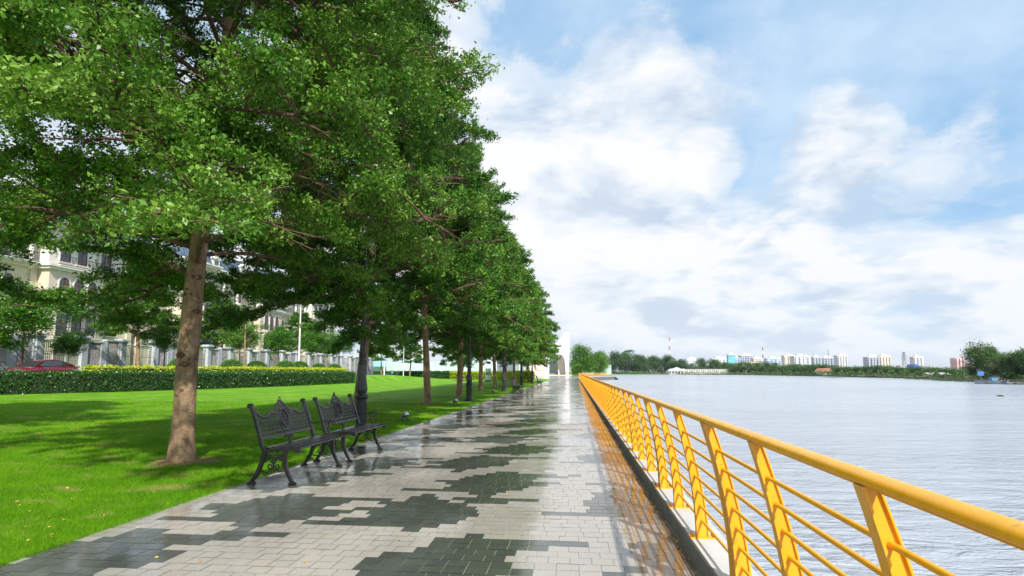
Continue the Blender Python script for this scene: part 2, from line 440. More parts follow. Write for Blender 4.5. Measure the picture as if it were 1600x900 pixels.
# ------------------------------------------------------------------ terrain, water, promenade
EDGE_L, EDGE_K = -4.17, 0.86
HEDGE_LINE = [(-60, -39.5), (20, -39.0), (32, -34.9), (42.6, -30.0), (52, -28.3), (70, -27.4), (75, -27.4)]
def hedge_x(y):
    return float(np.interp(y, [p[0] for p in HEDGE_LINE], [p[1] for p in HEDGE_LINE]))
def ground_z(x, y):
    t = (hedge_x(y) - 0.6 - x) / 2.6
    t = max(0.0, min(1.0, t)); t = t*t*(3-2*t)
    fade = max(0.0, min(1.0, (125 - y)/30))
    return 0.9*t*fade
def build_ground():
    xs = [-2500, -600, -200, -90] + [-62 + i*1.0 for i in range(41)] + [-20, -16, -12, -8, EDGE_L, 0.9]
    ys = [-60, -20, 0] + [10 + i*2.5 for i in range(50)] + [150, 182, 260, 400, 700]
    vs = [(x, y, ground_z(x, y)) for y in ys for x in xs]; n = len(xs)
    fs = [(j*n+i, j*n+i+1, (j+1)*n+i+1, (j+1)*n+i) for j in range(len(ys)-1) for i in range(n-1)]
    mb = MB(); mb.add(vs, fs, 0, True)
    # land between the bend of the promenade and the wooded bank
    mb.add([(0.9,182,-0.004),(12.3,182,-0.004),(17,260,-0.004),(24,400,-0.004),(36,632,-0.004),(36,700,-0.004),(0.9,700,-0.004)], [(0,1,2,3,4,5,6)])
    o = mb.build('lawn', M['grass']); tag(o, kind='structure')
    mb = MB(); pts = [(12.3,182),(17,260),(24,400),(36,632)]
    for a, b in zip(pts, pts[1:]):
        mb.add([(a[0],a[1],-0.01),(b[0],b[1],-0.01),(b[0]+3,b[1],-2),(a[0]+3,a[1],-2)], [(0,1,2,3)])
    tag(mb.build('earth_bank', M['soil']), kind='structure')
    mb = MB(); mb.add([(-900,-400,-1.0),(5000,-400,-1.0),(5000,6000,-1.0),(-900,6000,-1.0)], [(0,1,2,3)])
    tag(mb.build('river', M['water']), kind='structure')
    # far bank
    pts = [(36,632),(62,600),(98,566),(131,453),(132,351),(128,288),(123,233),(121,206),(111,196),(101,160),(100,140),(128,60),(220,-200),(4800,-200),(4800,5500),(-2500,5500),(-2500,700),(0,700)]
    mb = MB(); n = len(pts)
    mb.add([(x,y,-0.35) for x,y in pts], [tuple(range(n))])
    for i in range(12):
        a, b = pts[i], pts[i+1]; mb.add([(a[0],a[1],-0.351),(b[0],b[1],-0.351),(b[0],b[1],-2),(a[0],a[1],-2)], [(0,1,2,3)])
    tag(mb.build('far_bank', M['soil']), kind='structure')
    # raised access street behind the hedge
    mb = MB()
    for a in range(-3, 12):
        y0, y1 = a*10.0, a*10.0+10
        x0 = -41.3; x1a, x1b = -36.3, -36.3
        mb.add([(x0,y0,0.93),(x1a,y0,0.93),(x1b,y1,0.93),(x0,y1,0.93)], [(0,1,2,3)])
    tag(mb.build('street', M['asphalt']), kind='structure')
build_ground()

# line of the river edge: straight, then bending out to the river far away
LINE = [(0.86,-6.0),(0.86,112),(1.0,122),(1.6,134),(2.9,147),(5.2,160),(8.4,172),(12.3,182)]
_seg = np.array(LINE); _len = np.concatenate([[0], np.cumsum(np.hypot(*np.diff(_seg, axis=0).T))])
def on_line(s, off=0.0):
    s = max(0, min(_len[-1]-1e-3, s))
    x = np.interp(s, _len, _seg[:,0]); y = np.interp(s, _len, _seg[:,1])
    s2 = min(_len[-1], s+4); s1 = max(0, s-4)
    dx = np.interp(s2, _len, _seg[:,0]) - np.interp(s1, _len, _seg[:,0]); dy = np.interp(s2, _len, _seg[:,1]) - np.interp(s1, _len, _seg[:,1])
    l = math.hypot(dx, dy); nx, ny = dy/l, -dx/l
    return (x + nx*off, y + ny*off)
def sweep(mb, ss, prof, mi=0, closed=True, sm=False):
    k = len(prof); vs = []
    for s in ss:
        for off, z in prof:
            x, y = on_line(s, off); vs.append((x, y, z))
    fs = []
    for i in range(len(ss)-1):
        for j in range(k if closed else k-1):
            a = i*k+j; b = i*k+(j+1) % k; fs.append((a, b, b+k, a+k))
    mb.add(vs, fs, mi, sm)
    if closed: mb.add(vs[:k], [tuple(range(k))], mi); mb.add(vs[-k:], [tuple(range(k))[::-1]], mi)
def srange(a, b, st): 
    n = max(1, int(round((b-a)/st))); return [a+(b-a)*i/n for i in range(n+1)]

def build_kerb():
    mb = MB(); s = 0.0; L = 3.94; random.seed(3)
    while s < _len[-1]-0.1:
        e = min(s+L, _len[-1]); dz = random.uniform(-0.002, 0.002)
        ss = [s+0.004, e-0.004] if e < 117 else srange(s+0.004, e-0.004, 1.3)
        z1 = 0.147+dz
        sweep(mb, ss, [(0.0,-0.05),(0.0,z1-0.012),(0.010,z1),(0.262,z1),(0.27,z1-0.008),(0.27,-0.05)], 0)
        s = e
    o = mb.build('kerb', [M['kerb_top']]); tag(o, kind='structure')
    # path-side face painted darker for its shade, plus random dirt: second slot
    o.data.materials.append(M['kerb_side'])
    for p in o.data.polygons:
        if p.normal.x < -0.75: p.material_index = 1
    mb = MB(); sweep(mb, srange(0, _len[-1], 4), [(0.005,-0.02),(0.262,-0.02),(0.30,-2.5),(0.005,-2.5)], 0)
    tag(mb.build('river_wall', M['kerb_side']), kind='structure')
build_kerb()

def build_paving():
    mb = MB()
    mb.add([(EDGE_L,-6,0.003),(0.87,-6,0.003),(0.87,118,0.003),(EDGE_L,118,0.003)], [(0,1,2,3)])
    tag(mb.build('paving_bed', M['joint']), kind='structure')
    random.seed(21)
    DY, W, G = 0.1420, 0.1600, 0.0022
    V = []; F = []; tone = []; vary = []
    def quad(x0, x1, y0, y1, tn, vr):
        z = 0.0075 + random.uniform(-0.0006, 0.0006); a = random.uniform(-0.0006, 0.0006); b = random.uniform(-0.0006, 0.0006)
        i = len(V)
        V.extend([(x0+G,y0+G,z-a-b),(x1-G,y0+G,z+a-b),(x1-G,y1-G,z+a+b),(x0+G,y1-G,z-a+b)])
        F.append((i,i+1,i+2,i+3)); tone.append(tn); vary.append(vr)
    centres = []
    for k in range(-4, 90):
        for c, xc in enumerate((-3.35, -1.28, 0.90)):
            yk = 5.05 + k*1.56 + (0.0, -0.78, 0.12)[c]
            if c == 0: yk = 4.25 + k*1.50
            if c == 2: yk = 4.75 + k*1.62
            centres.append((xc + (0.27 if k % 2 == (0 if c else 1) else -0.26), yk, 0.70+0.09*random.uniform(-1,1), 0.80+0.08*random.uniform(-1,1), random.uniform(-.12,.12)))
    C = np.array(centres)
    nrow = int(122/DY)
    for r in range(nrow):
        y0 = -5.0 + r*DY; yc = y0 + DY/2
        near = C[np.abs(C[:,1]-yc) < 1.1]
        off = -((r*0.37 + 0.25*math.sin(r*1.7)) % 1.0)*W
        x = EDGE_L
        first = True
        jr = random.uniform(-0.11, 0.11); jl = random.uniform(-0.11, 0.11)
        while x < 0.50 - 1e-6:
            x1 = min(0.50, (EDGE_L + off + W) if first else x + W)
            if x1 - x < 0.03: x1 = x + 0.03
            first = False
            xc = (x+x1)/2; dark = 0
            for cx, cy, hx, hy, sk in near:
                dx = xc-cx; dy = yc-cy
                e = jr if dx > 0 else jl
                if abs(dx + sk*dy*2)/(hx+e) + abs(dy)/hy < 1.0: dark = 1; break
                # the thin tails that tie one dark lozenge to the next
                if abs(dy - 0.36 - 0.22*dx) < 0.17*(1.35-dx) and 0 < dx < 1.15: dark = 1; break
                if abs(dy + 0.36 - 0.20*dx) < 0.13*(1.3+dx) and -1.0 < dx < 0: dark = 1; break
            v = random.random()
            if dark and random.random() < 0.008: dark = 0
            quad(x, x1, y0, y0+DY, dark*1.0, v)
            x = x1
        # the strip along the kerb runs the other way
    xs = [0.50, 0.59, 0.68, 0.77, 0.855]
    for i in range(4):
        y = -5.0 - random.random()*0.15; k = 0
        while y < 117:
            cy = y + 0.08
            near = C[(np.abs(C[:,1]-cy) < 0.9) & (C[:,0] > 0.3)]
            dark = 0
            for cx, cy2, hx, hy, sk in near:
                if abs((xs[i]+0.05)-cx)/hx + abs(cy-cy2)/hy < 1: dark = 1
            quad(xs[i], xs[i+1], y, y+0.1535, dark*0.85, random.random()); y += 0.1535
    o = np_object('promenade_paving', np.array(V), np.array(F), M['paving'], attrs={'tone': np.array(tone), 'vary': np.array(vary)})
    tag(o, kind='structure')
    # the plaza the promenade runs into
    mb = MB(); lf = (EDGE_L - 12); pts = []
    for s in srange(_len[-1]-75, _len[-1]-0.5, 5): pts.append(on_line(s, 0.0))
    base = [(-16, 107), (-16, 113), (EDGE_L, 113)] + []
    ring = [(EDGE_L,117)] + [p for p in pts if p[1] > 117] + [(12.3,225),(-40,225),(-40,140),(-16,117)]
    ring = [(0.86,117)] + [p for p in pts if p[1] > 118] + [(12.3,232),(-45,232),(-45,138),(-14,117)]
    mb.add([(x,y,0.012) for x,y in ring], [tuple(range(len(ring)))])
    tag(mb.build('plaza', M['plaza']), kind='structure')
def plaza_mat():
    m, N, bs, out = new_mat('wet_plaza_stone'); t = m.node_tree
    pos = N.n('ShaderNodeNewGeometry').outputs['Position']
    br = N.n('ShaderNodeTexBrick', ins={'Vector': pos, 'Color1': (0.36,0.34,0.31,1), 'Color2': (0.20,0.20,0.19,1), 'Mortar': (0.2,0.2,0.18,1), 'Scale': 1.0, 'Mortar Size': 0.01})
    br.inputs['Brick Width'].default_value = 0.8; br.inputs['Row Height'].default_value = 0.4
    t.links.new(br.outputs[0], bs.inputs['Base Color'])
    t.links.new(N.ramp(N.noise(pos, 0.5, 4), [(0.35, 0.3), (0.6, 0.08)]), bs.inputs['Roughness'])
    return m
M['plaza'] = plaza_mat()
build_paving()

# ------------------------------------------------------------------ yellow railing
def build_railing():
    root = thing('riverside_railing', (0,0,0), 0, 'long yellow metal railing with curved posts and thin rods along the river edge', 'railing')
    ZB, ZT = 0.147, 1.093
    def off(z): return 0.10 - 0.17*(max(0, (z-ZB))/(ZT-ZB))**1.8
    def post_shape(mb, place, n=12):
        for (o0, o1, w0, w1) in ((-0.026, 0.026, -0.010, 0.010), (-0.036, -0.026, -0.028, 0.028), (0.026, 0.034, -0.022, 0.022)):
            vs = []
            for i in range(n+1):
                z = ZB + (ZT-ZB)*i/n
                tp = 1.36 - 0.66*i/n
                for a, b in ((o0,w0),(o1,w0),(o1,w1),(o0,w1)): vs.append(place(off(z)+a*tp, b, z))
            fs = [(i*4+j, i*4+(j+1) % 4, i*4+4+(j+1) % 4, i*4+4+j) for i in range(n) for j in range(4)]
            mb.add(vs, fs, 0)
    mb = MB(); post_shape(mb, lambda o, w, z: (o, w, z))
    post0 = mb.build('post', M['yellow'], root)
    mb = MB(); mb.box(0.10-0.10, 0.10+0.10, -0.045, 0.045, ZB-0.001, ZB+0.011)
    for sx in (-0.078, 0.078):
        for sy in (-0.028, 0.028):
            mb.lathe([(0.012,0),(0.012,0.012),(0.006,0.014),(0.006,0.024)], 6, (0.10+sx, sy, ZB+0.011), 1, False)
    plate0 = mb.build('base_plate', [M['yellow'], M['rust']], post0)
    st = 0.985; y = 1.70 - 4*st; k = -4; cnt = 0; rest = []
    first = True
    while y < 176:
        ds = [0.0] if (k % 3 != 2) else [-0.0, -0.085]
        for d in ds:
            s = y + d + 6.0
            if cnt < 100 and y < 105:
                if first: p = post0; first = False
                else:
                    p = post0.copy(); COL.objects.link(p); p.parent = root
                    q = plate0.copy(); COL.objects.link(q); q.parent = p
                p.location = (EDGE_K, y + d, 0); cnt += 1
            else: rest.append(s)
        y += st; k += 1
    mb = MB()
    for s in rest:
        bx, by = on_line(s, 0); tx, ty = on_line(s, 1); nx, ny = tx-bx, ty-by
        post_shape(mb, lambda o, w, z: (bx+nx*o-ny*w, by+ny*o+nx*w, z), 6)
    tag(mb.build('far_posts', M['yellow'], root), kind='stuff')
    ss = srange(0.5, 117, 5.0) + srange(118.5, _len[-1]-0.6, 1.5)
    for i in range(7):
        z = 0.275 + i*0.111; mb = MB(); c = off(z); r = 0.0105
        sweep(mb, ss, [(c+r*math.cos(a*math.pi/4), z+r*math.sin(a*math.pi/4)) for a in range(8)], 0, True, True)
        mb.build('rod', M['yellow'], root)
    mb = MB(); c = -0.07; z = 1.093
    prof = [(-0.018,-0.002),(-0.018,0.006),(-0.028,0.007)] + [(-0.033*math.cos(math.pi*i/14), 0.014+0.026*math.sin(math.pi*i/14)) for i in range(15)] + [(0.028,0.007),(0.018,0.006),(0.018,-0.002)]
    prof = [(c+a, z+b) for a, b in prof]
    def finish(mb):
        o = mb.build('handrail', M['yellow'], root)
        for p in o.data.polygons: p.use_smooth = abs(p.normal.z) > 0.2 and len(p.vertices) == 4
    joints = [6.0 + 1.70 - 4*st + k_*st - 0.043 for k_ in range(-1, 118, 3)]
    joints = [j for j in joints if j > 0.6 and j < 112]
    for a_, b_ in zip(joints, joints[1:]):
        mb = MB(); sweep(mb, [a_+0.003, (a_+b_)/2, b_-0.003], prof); finish(mb)
    mb = MB(); sweep(mb, srange(joints[-1]+0.003, _len[-1]-0.6, 1.5), prof); finish(mb)
build_railing()

# ------------------------------------------------------------------ grass
def build_blades(name, n, ymin, ymax, hscale, wscale, seed):
    g = np.random.default_rng(seed)
    Y = np.exp(g.uniform(np.log(ymin), np.log(ymax), n)); lo = -1.32; hi = -4.125/Y
    keep = hi > lo; Y = Y[keep]; hi = hi[keep]; n = len(Y)
    X = (lo + (hi-lo)*g.random(n))*Y
    a = g.uniform(0, 2*np.pi, n); sc = 0.75 + 0.055*Y
    w = 0.0022*wscale*sc*(0.7+0.6*g.random(n)); h = 0.040*hscale*(0.55+0.8*g.random(n))*(0.8+0.02*Y)
    lean = g.normal(0, 0.5, (n, 2))*h[:,None]
    ca, sa = np.cos(a), np.sin(a)
    z0 = np.full(n, -0.002)
    v = np.zeros((n, 3, 3))
    v[:,0] = np.stack([X-ca*w, Y-sa*w, z0], 1); v[:,1] = np.stack([X+ca*w, Y+sa*w, z0], 1)
    v[:,2] = np.stack([X+lean[:,0], Y+lean[:,1], h], 1)
    f = np.arange(n*3).reshape(n, 3)
    o = np_object(name, v.reshape(-1,3), f, M['blades'], attrs={'tint': g.random(n)})
    return tag(o, 'short green grass blades covering the lawn', 'grass', kind='stuff')
build_blades('grass', 420000, 3.0, 26.0, 1.0, 1.0, 5)

def build_soil():
    g = random.Random(4); mb = MB()
    for cx, cy, rr in [(-6.09,8.56,0.46),(-6.25,16.9,0.38),(-6.40,25.05,0.42),(-6.47,32.3,0.4),(-6.8,41.7,0.4)]:
        n = 30; vs = [(cx, cy, 0.030)]
        for r_, z in ((0.55, 0.026), (0.8, 0.018), (1.0, 0.004)):
            for i in range(n):
                a = 2*math.pi*i/n; q = rr*r_*(1+0.22*math.sin(3*a+cx)+0.12*math.sin(7*a+cy)+g.uniform(-0.05,0.05)); vs.append((cx+q*math.cos(a)*1.25, cy+q*math.sin(a), z+g.uniform(-0.004,0.006)*(r_ < 1)))
        fs = [(0,1+i,1+(i+1) % n) for i in range(n)] + [(1+k*n+i, 1+(k+1)*n+i, 1+(k+1)*n+(i+1) % n, 1+k*n+(i+1) % n) for k in range(2) for i in range(n)]
        mb.add(vs, fs, 0, True)
    tag(mb.build('bare_soil', simple('reddish_bare_soil', (0.26, 0.15, 0.085), 0.95, 0, 0.4, 14, 0.8, 70)), kind='structure')
build_soil()

def build_fallen():
    g = np.random.default_rng(8); n = 520; V = []; F = []; tn = []
    for i in range(n):
        if i < 270:
            y = math.exp(g.uniform(math.log(4), math.log(30))); x = y*g.uniform(-1.2, -4.3/y if y > 4.3 else -1.1); z = 0.03
            if x > -4.3: x = -4.3 - g.random()*2
        elif i < 440: y = math.exp(g.uniform(math.log(2.6), math.log(40))); x = 0.84 - abs(g.normal(0, 0.035)); z = 0.014
        else: y = math.exp(g.uniform(math.log(3), math.log(30))); x = g.uniform(-4.1, 0.7); z = 0.013
        s = g.uniform(0.010, 0.020); a = g.uniform(0, 6.28); c, q = math.cos(a), math.sin(a); k = len(V)
        t1, t2 = g.normal(0, 0.008, 2)
        for u, v, dz in ((-1,0,0.002),(0,-0.5,0.0),(1,0,t1 if t1 > 0 else 0.003),(0,0.5,abs(t2))):
            V.append((x+(u*c-v*q)*s, y+(u*q+v*c)*s, z+dz))
        F.append((k,k+1,k+2,k+3)); tn.append(g.random())
    m, N, bs, out = new_mat('fallen_leaf')
    at = N.n('ShaderNodeAttribute', attribute_name='tint').outputs['Fac']
    m.node_tree.links.new(N.ramp(at, [(0.1,(0.25,0.10,0.02)),(0.5,(0.48,0.26,0.04)),(0.9,(0.62,0.48,0.12))]), bs.inputs['Base Color'])
    o = np_object('fallen_leaves', np.array(V), np.array(F), m, attrs={'tint': np.array(tn)})
    tag(o, 'small yellow and orange fallen leaves scattered over lawn and paving', 'leaves', kind='stuff')
build_fallen()
# ------------------------------------------------------------------ trees
def leaf_arrays(P, size, up=0.9, g=None, aspect=0.45):
    """one folded four-sided leaf per point"""
    n = len(P)
    nrm = g.normal(0, 0.55, (n,3)); nrm[:,2] += up; nrm /= np.linalg.norm(nrm, axis=1)[:,None]
    d = g.normal(0, 1, (n,3)); d -= nrm*(d*nrm).sum(1)[:,None]; d /= np.linalg.norm(d, axis=1)[:,None]
    s = np.cross(nrm, d); L = size*(0.5+0.95*g.random(n))[:,None]
    v = np.zeros((n,4,3))
    v[:,0] = P - d*L*0.5; v[:,1] = P + s*L*aspect*0.5 + nrm*L*0.08; v[:,2] = P + d*L*0.5 - nrm*L*0.06; v[:,3] = P - s*L*aspect*0.5 + nrm*L*0.08
    return v.reshape(-1,3), np.arange(n*4).reshape(n,4)

def unit(v): return v/np.linalg.norm(v)
def make_tree(name, seed, H=13.5, z0=3.0, r_low=5.0, r_top=1.0, nl=30, leaf=0.055, per=34, tr=0.21, lean=(0.0,0.0),
              leafmat='leaf', sec_step=0.30, twig_step=0.19, seg=14, taper_pow=0.75, droop=0.80, elev=0.34, clump=-0.60, twigs=True, root=None):
    g = np.random.default_rng(seed)
    if root is None: root = thing(name)
    # trunk with a slight sway, a root flare and bumps
    def axis(z): 
        return np.array([lean[0]*z + 0.07*math.sin(z*0.55+seed), lean[1]*z + 0.06*math.sin(z*0.47+1.3*seed) , z])
    a0 = axis(0.0)
    tb = MB(); zs = [-0.05, 0.0, 0.08, 0.2, 0.4, 0.7, 1.0, 1.35, 1.7, 2.0, 2.3, 2.7, 3.1, 3.6, 4.2, 5, 6, 7, 8, 9.5, 11, H-0.6]
    zs = [z for z in zs if z <= H-0.6]
    vs = []; NS = 28
    ph = g.random(6)*6.28
    for z in zs:
        c = axis(z) - a0
        r = tr*(1 - 0.80*(max(0, z)/H)**0.9) + tr*0.20*math.exp(-max(0,z)/0.22)
        for k in range(NS):
            a = 2*math.pi*k/NS
            flare = 1 + 0.13*math.exp(-max(0,z)/0.3)*math.sin(5*a+ph[0]) + 0.045*math.sin(3*a+z*1.4+ph[1]) + 0.03*math.sin(2*a-z*2.3+ph[2]) + 0.03*math.sin(z*5+ph[3])*math.sin(a+ph[4])
            vs.append((c[0]+r*flare*math.cos(a), c[1]+r*flare*math.sin(a), z))
    fs = [(i*NS+k, i*NS+(k+1) % NS, (i+1)*NS+(k+1) % NS, (i+1)*NS+k) for i in range(len(zs)-1) for k in range(NS)]
    tb.add(vs, fs, 0, True)
    tb.build('trunk', M['bark'], root)
    bb = MB(); tw = MB(); pts = []
    def emit(p0, p1, n):
        t = g.random(n)[:,None]; p = p0 + (p1-p0)*t
        pts.append(p + g.normal(0, 0.06, (n,3)))
    for i in range(nl):
        f = i/(nl-1)
        z = z0 + (H - z0 - 0.3)*f**0.92
        az = i*2.39996 + g.normal(0, 0.25) + seed
        L = (r_low + (r_top - r_low)*f**(1/taper_pow))*g.uniform(0.82, 1.08)
        st = axis(z) - a0
        e = elev + 0.42*f; pl = []
        nseg = 9; kink = g.normal(0, 0.12, nseg+1)
        for j in range(nseg+1):
            s = j/nseg; a = az + kink[j]*s
            pl.append(st + np.array([math.cos(a)*L*s, math.sin(a)*L*s, L*(e*s - droop*0.42*s*s*(1.25-0.7*f))+0.05*math.sin(5*s+i)]))
        r0 = tr*(0.25-0.13*f)*g.uniform(0.55, 1.2)
        bb.tube(pl, [r0*(1-s/nseg)**0.8+0.008 for s in range(nseg+1)], 7)
        pl = np.array(pl)
        # side branches
        s = 0.22 + 0.08*g.random(); side = 1
        while s < 1.0:
            q = s*nseg; j = min(nseg-1, int(q)); p = pl[j] + (pl[j+1]-pl[j])*(q-j); d = unit(pl[j+1]-pl[j])
            ang = side*g.uniform(0.55, 1.15); ca, sa = math.cos(ang), math.sin(ang)
            d2 = np.array([d[0]*ca-d[1]*sa, d[0]*sa+d[1]*ca, d[2]*0.3 + g.uniform(-0.30, 0.55)]); d2 = unit(d2)
            l2 = (0.45 + 0.38*L*(1.05-s))*g.uniform(0.7, 1.15)
            n2 = 4; q2 = [p + d2*l2*(k/n2) + np.array([0,0,-0.10*l2*(k/n2)**2]) + g.normal(0, 0.02, 3)*(k > 0) for k in range(n2+1)]
            bb.tube(q2, [0.022*(1-k/n2)*(0.5+0.1*L)+0.006 for k in range(n2+1)], 5)
            t = 0.12
            while t < 1.0:
                k = min(n2-1, int(t*n2)); pp = q2[k] + (q2[k+1]-q2[k])*(t*n2-k); dd = unit(q2[k+1]-q2[k])
                for sd in (-1, 1):
                    an = sd*g.uniform(0.4, 1.2); c3, s3 = math.cos(an), math.sin(an)
                    d3 = unit(np.array([dd[0]*c3-dd[1]*s3, dd[0]*s3+dd[1]*c3, dd[2]+g.uniform(-0.30, 0.50)]))
                    l3 = g.uniform(0.22, 0.52)*(1.1-0.4*t)
                    if twigs: tw.tube([pp, pp+d3*l3*0.9], [0.0055, 0.002], 3, caps=False)
                    emit(pp + d3*l3*0.15, pp+d3*l3*1.05, int(per*g.uniform(0.6, 1.3)))
                t += twig_step/l2
            s += sec_step/L*g.uniform(0.8, 1.2); side = -side
        # end of the limb
        emit(pl[-2], pl[-1], int(per*1.5))
    bb.build('branches', M['bark_dark'], root)
    if twigs: tw.build('twigs', M['bark_twig'], root)
    # sprays bunch into clumps with gaps between them
    W = g.normal(0, 1, (9,3)); W = W/np.linalg.norm(W, axis=1)[:,None]*g.uniform(1.8, 5.6, 9)[:,None]*np.array([1,1,1.5]); phs = g.uniform(0, 6.28, 9)
    kept = []
    for q in pts:
        c = q.mean(0); val = np.sin(W @ c + phs).sum()/2.1
        if val > clump + g.normal(0, 0.25): kept.append(q)
    pts = kept; P = np.concatenate(pts)
    print(name, 'leaves', len(P))
    v, f = leaf_arrays(P, leaf, 0.55, g, 0.5)
    # tint: one value per spray plus a little per leaf
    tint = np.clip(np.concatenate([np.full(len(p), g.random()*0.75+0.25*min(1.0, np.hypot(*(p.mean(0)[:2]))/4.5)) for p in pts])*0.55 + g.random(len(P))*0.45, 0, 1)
    np_object('crown', v, f, M[leafmat], root, attrs={'tint': tint})
    return root

GT = 'shade trees in a row along the promenade'
t1 = make_tree('shade_tree', 3, H=14.0, z0=2.9, r_low=5.1, nl=92, leaf=0.059, per=106, tr=0.172, sec_step=0.21, lean=(0.045, 0.0), clump=-0.60)
t1.location = (-6.09, 8.56, 0)
for z, a, s_ in ((1.52,-1.2,0.055),(1.60,-0.55,0.05),(1.66,-1.75,0.06),(1.30,-0.9,0.03),(1.12,-1.3,0.028),(2.35,-0.4,0.05),(2.62,-1.5,0.05),(2.9,-0.7,0.06),(0.62,-0.75,0.025),(2.05,-1.1,0.03)):
    r_ = 0.172*(1-0.80*(z/14)**0.9); cx = 0.042*z + 0.07*(math.sin(z*0.55+3)-math.sin(3)); cy = 0.06*(math.sin(z*0.47+3.9)-math.sin(3.9))
    mb = MB(); mb.lathe([(0.95,-0.1),(1.0,0.0),(0.85,0.16),(0.55,0.24),(0.42,0.12),(0.15,0.02)], 12)
    n_ = Vector((math.cos(a), math.sin(a), 0)); q_ = n_.to_track_quat('Z', 'Y').to_matrix()
    rn = random.Random(int(z*100)); mb.v = [tuple(Vector((cx, cy, z)) + n_*(r_*0.97) + q_ @ (Vector((v[0]*rn.uniform(0.8,1.3)*1.25, v[1]*rn.uniform(0.8,1.2)*0.8, v[2]*rn.uniform(0.7,1.3)))*s_)) for v in mb.v]
    mb.build('knot', M['bark_dark'], t1)
tag(t1, 'nearest big shade tree with pale scarred trunk on the lawn beside the near benches', 'tree', GT)
ROW = [(-6.5,17.0,'second shade tree of the row, its trunk right behind the nearest lamp post'),
 (-6.40,25.05,'shade tree with mossy bare trunk, a small spotlight standing in front of it'),
 (-6.47,32.3,'shade tree with pale mottled trunk directly left of the second lamp post'),
 (-6.80,41.7,'shade tree with slim trunk just right of the second lamp post'),
 (-6.90,50.5,'shade tree whose dark trunk stands left of the third lamp post'),
 (-6.9,58.5,'shade tree behind the third lamp post and the distant benches'),
 (-6.9,66.5,'shade tree between the third and fourth lamp posts'),
 (-6.8,74.5,'shade tree next to the fourth lamp post near the golden hedge end'),
 (-6.6,83.0,'last shade tree of the row, overhanging the far end of the path')]
tA = make_tree('shade_tree', 5, H=13.6, z0=2.85, r_low=5.2, droop=1.0, nl=82, leaf=0.088, per=58, tr=0.162, sec_step=0.22, lean=(0.035, 0.0))
tB = make_tree('shade_tree', 12, H=13.8, z0=2.9, r_low=5.1, droop=0.95, nl=78, leaf=0.118, per=42, tr=0.170, sec_step=0.23, lean=(-0.01, 0.0), twigs=False, twig_step=0.22)
for i, (x, y, lab) in enumerate(ROW):
    if i == 0: o = tA; o.location = (x, y, 0); o.rotation_euler = (0,0,0.4); tag(o, lab, 'tree', GT)
    elif i == 2: o = tB; o.location = (x, y, 0); o.rotation_euler = (0,0,1.4); tag(o, lab, 'tree', GT)
    else:
        src = tA if i < 2 or i == 4 else tB
        s = random.uniform(0.95, 1.04)
        o = place_copy(src, (x, y, 0), i*1.9+0.7, (s, s, random.uniform(0.96, 1.05)), lab, 'tree', GT)

place_copy(tA, (-17.6, 10.2, 0), 2.2, (1.08,1.08,0.98), 'big shade tree left of the frame whose leafy branches hang in at the left edge', 'tree', GT)

# trees across the lawn and beside the street (same kind, younger)
G2 = 'young shade trees beyond the lawn'
tC = make_tree('young_shade_tree', 21, H=8.6, z0=3.0, r_low=3.4, r_top=0.6, nl=44, leaf=0.12, per=32, sec_step=0.24, clump=-1.0, tr=0.17, twigs=False, elev=0.5)
tC.location = (-36.6, 45.2, 0.88); tC.scale = (1.15,1.15,1.12)
tag(tC, 'young tree with straight trunk before the estate wall, just left of the nearest big trunk', 'tree', G2)
tD = make_tree('sparse_tree', 33, H=9.5, z0=2.6, r_low=2.6, r_top=0.5, nl=15, leaf=0.12, per=9, tr=0.13, twigs=False, elev=0.9, twig_step=0.3)
tD.location = (-33.0, 55.0, 0.85)
tag(tD, 'thin sparse tree with bare dark limbs standing among the clipped bushes', 'tree')
for x, y, s, lab in ((-37.5,110,1.0,'young tree with straight trunk left of the far street pole, before the pale hoarding'),
                     (-35.0,121,1.0,'young tree with leaning trunk left of the cream billboard'),
                     (-22.5,116,0.72,'small dark tree seen between the third and fourth trunks of the row'),
                     (-47.0,26.0,1.05,'young tree at the far left edge rising behind the estate wall'),
                     (-45.5,70.5,1.15,'tree rising behind the estate wall before the villa right of the nearest big trunk'),
                     (-45.5,92.0,1.2,'tree rising behind the estate wall right of the white street light pole')):
    place_copy(tC, (x, y, ground_z(x, y)-0.02), x, (s, s, s), lab, 'tree', G2)

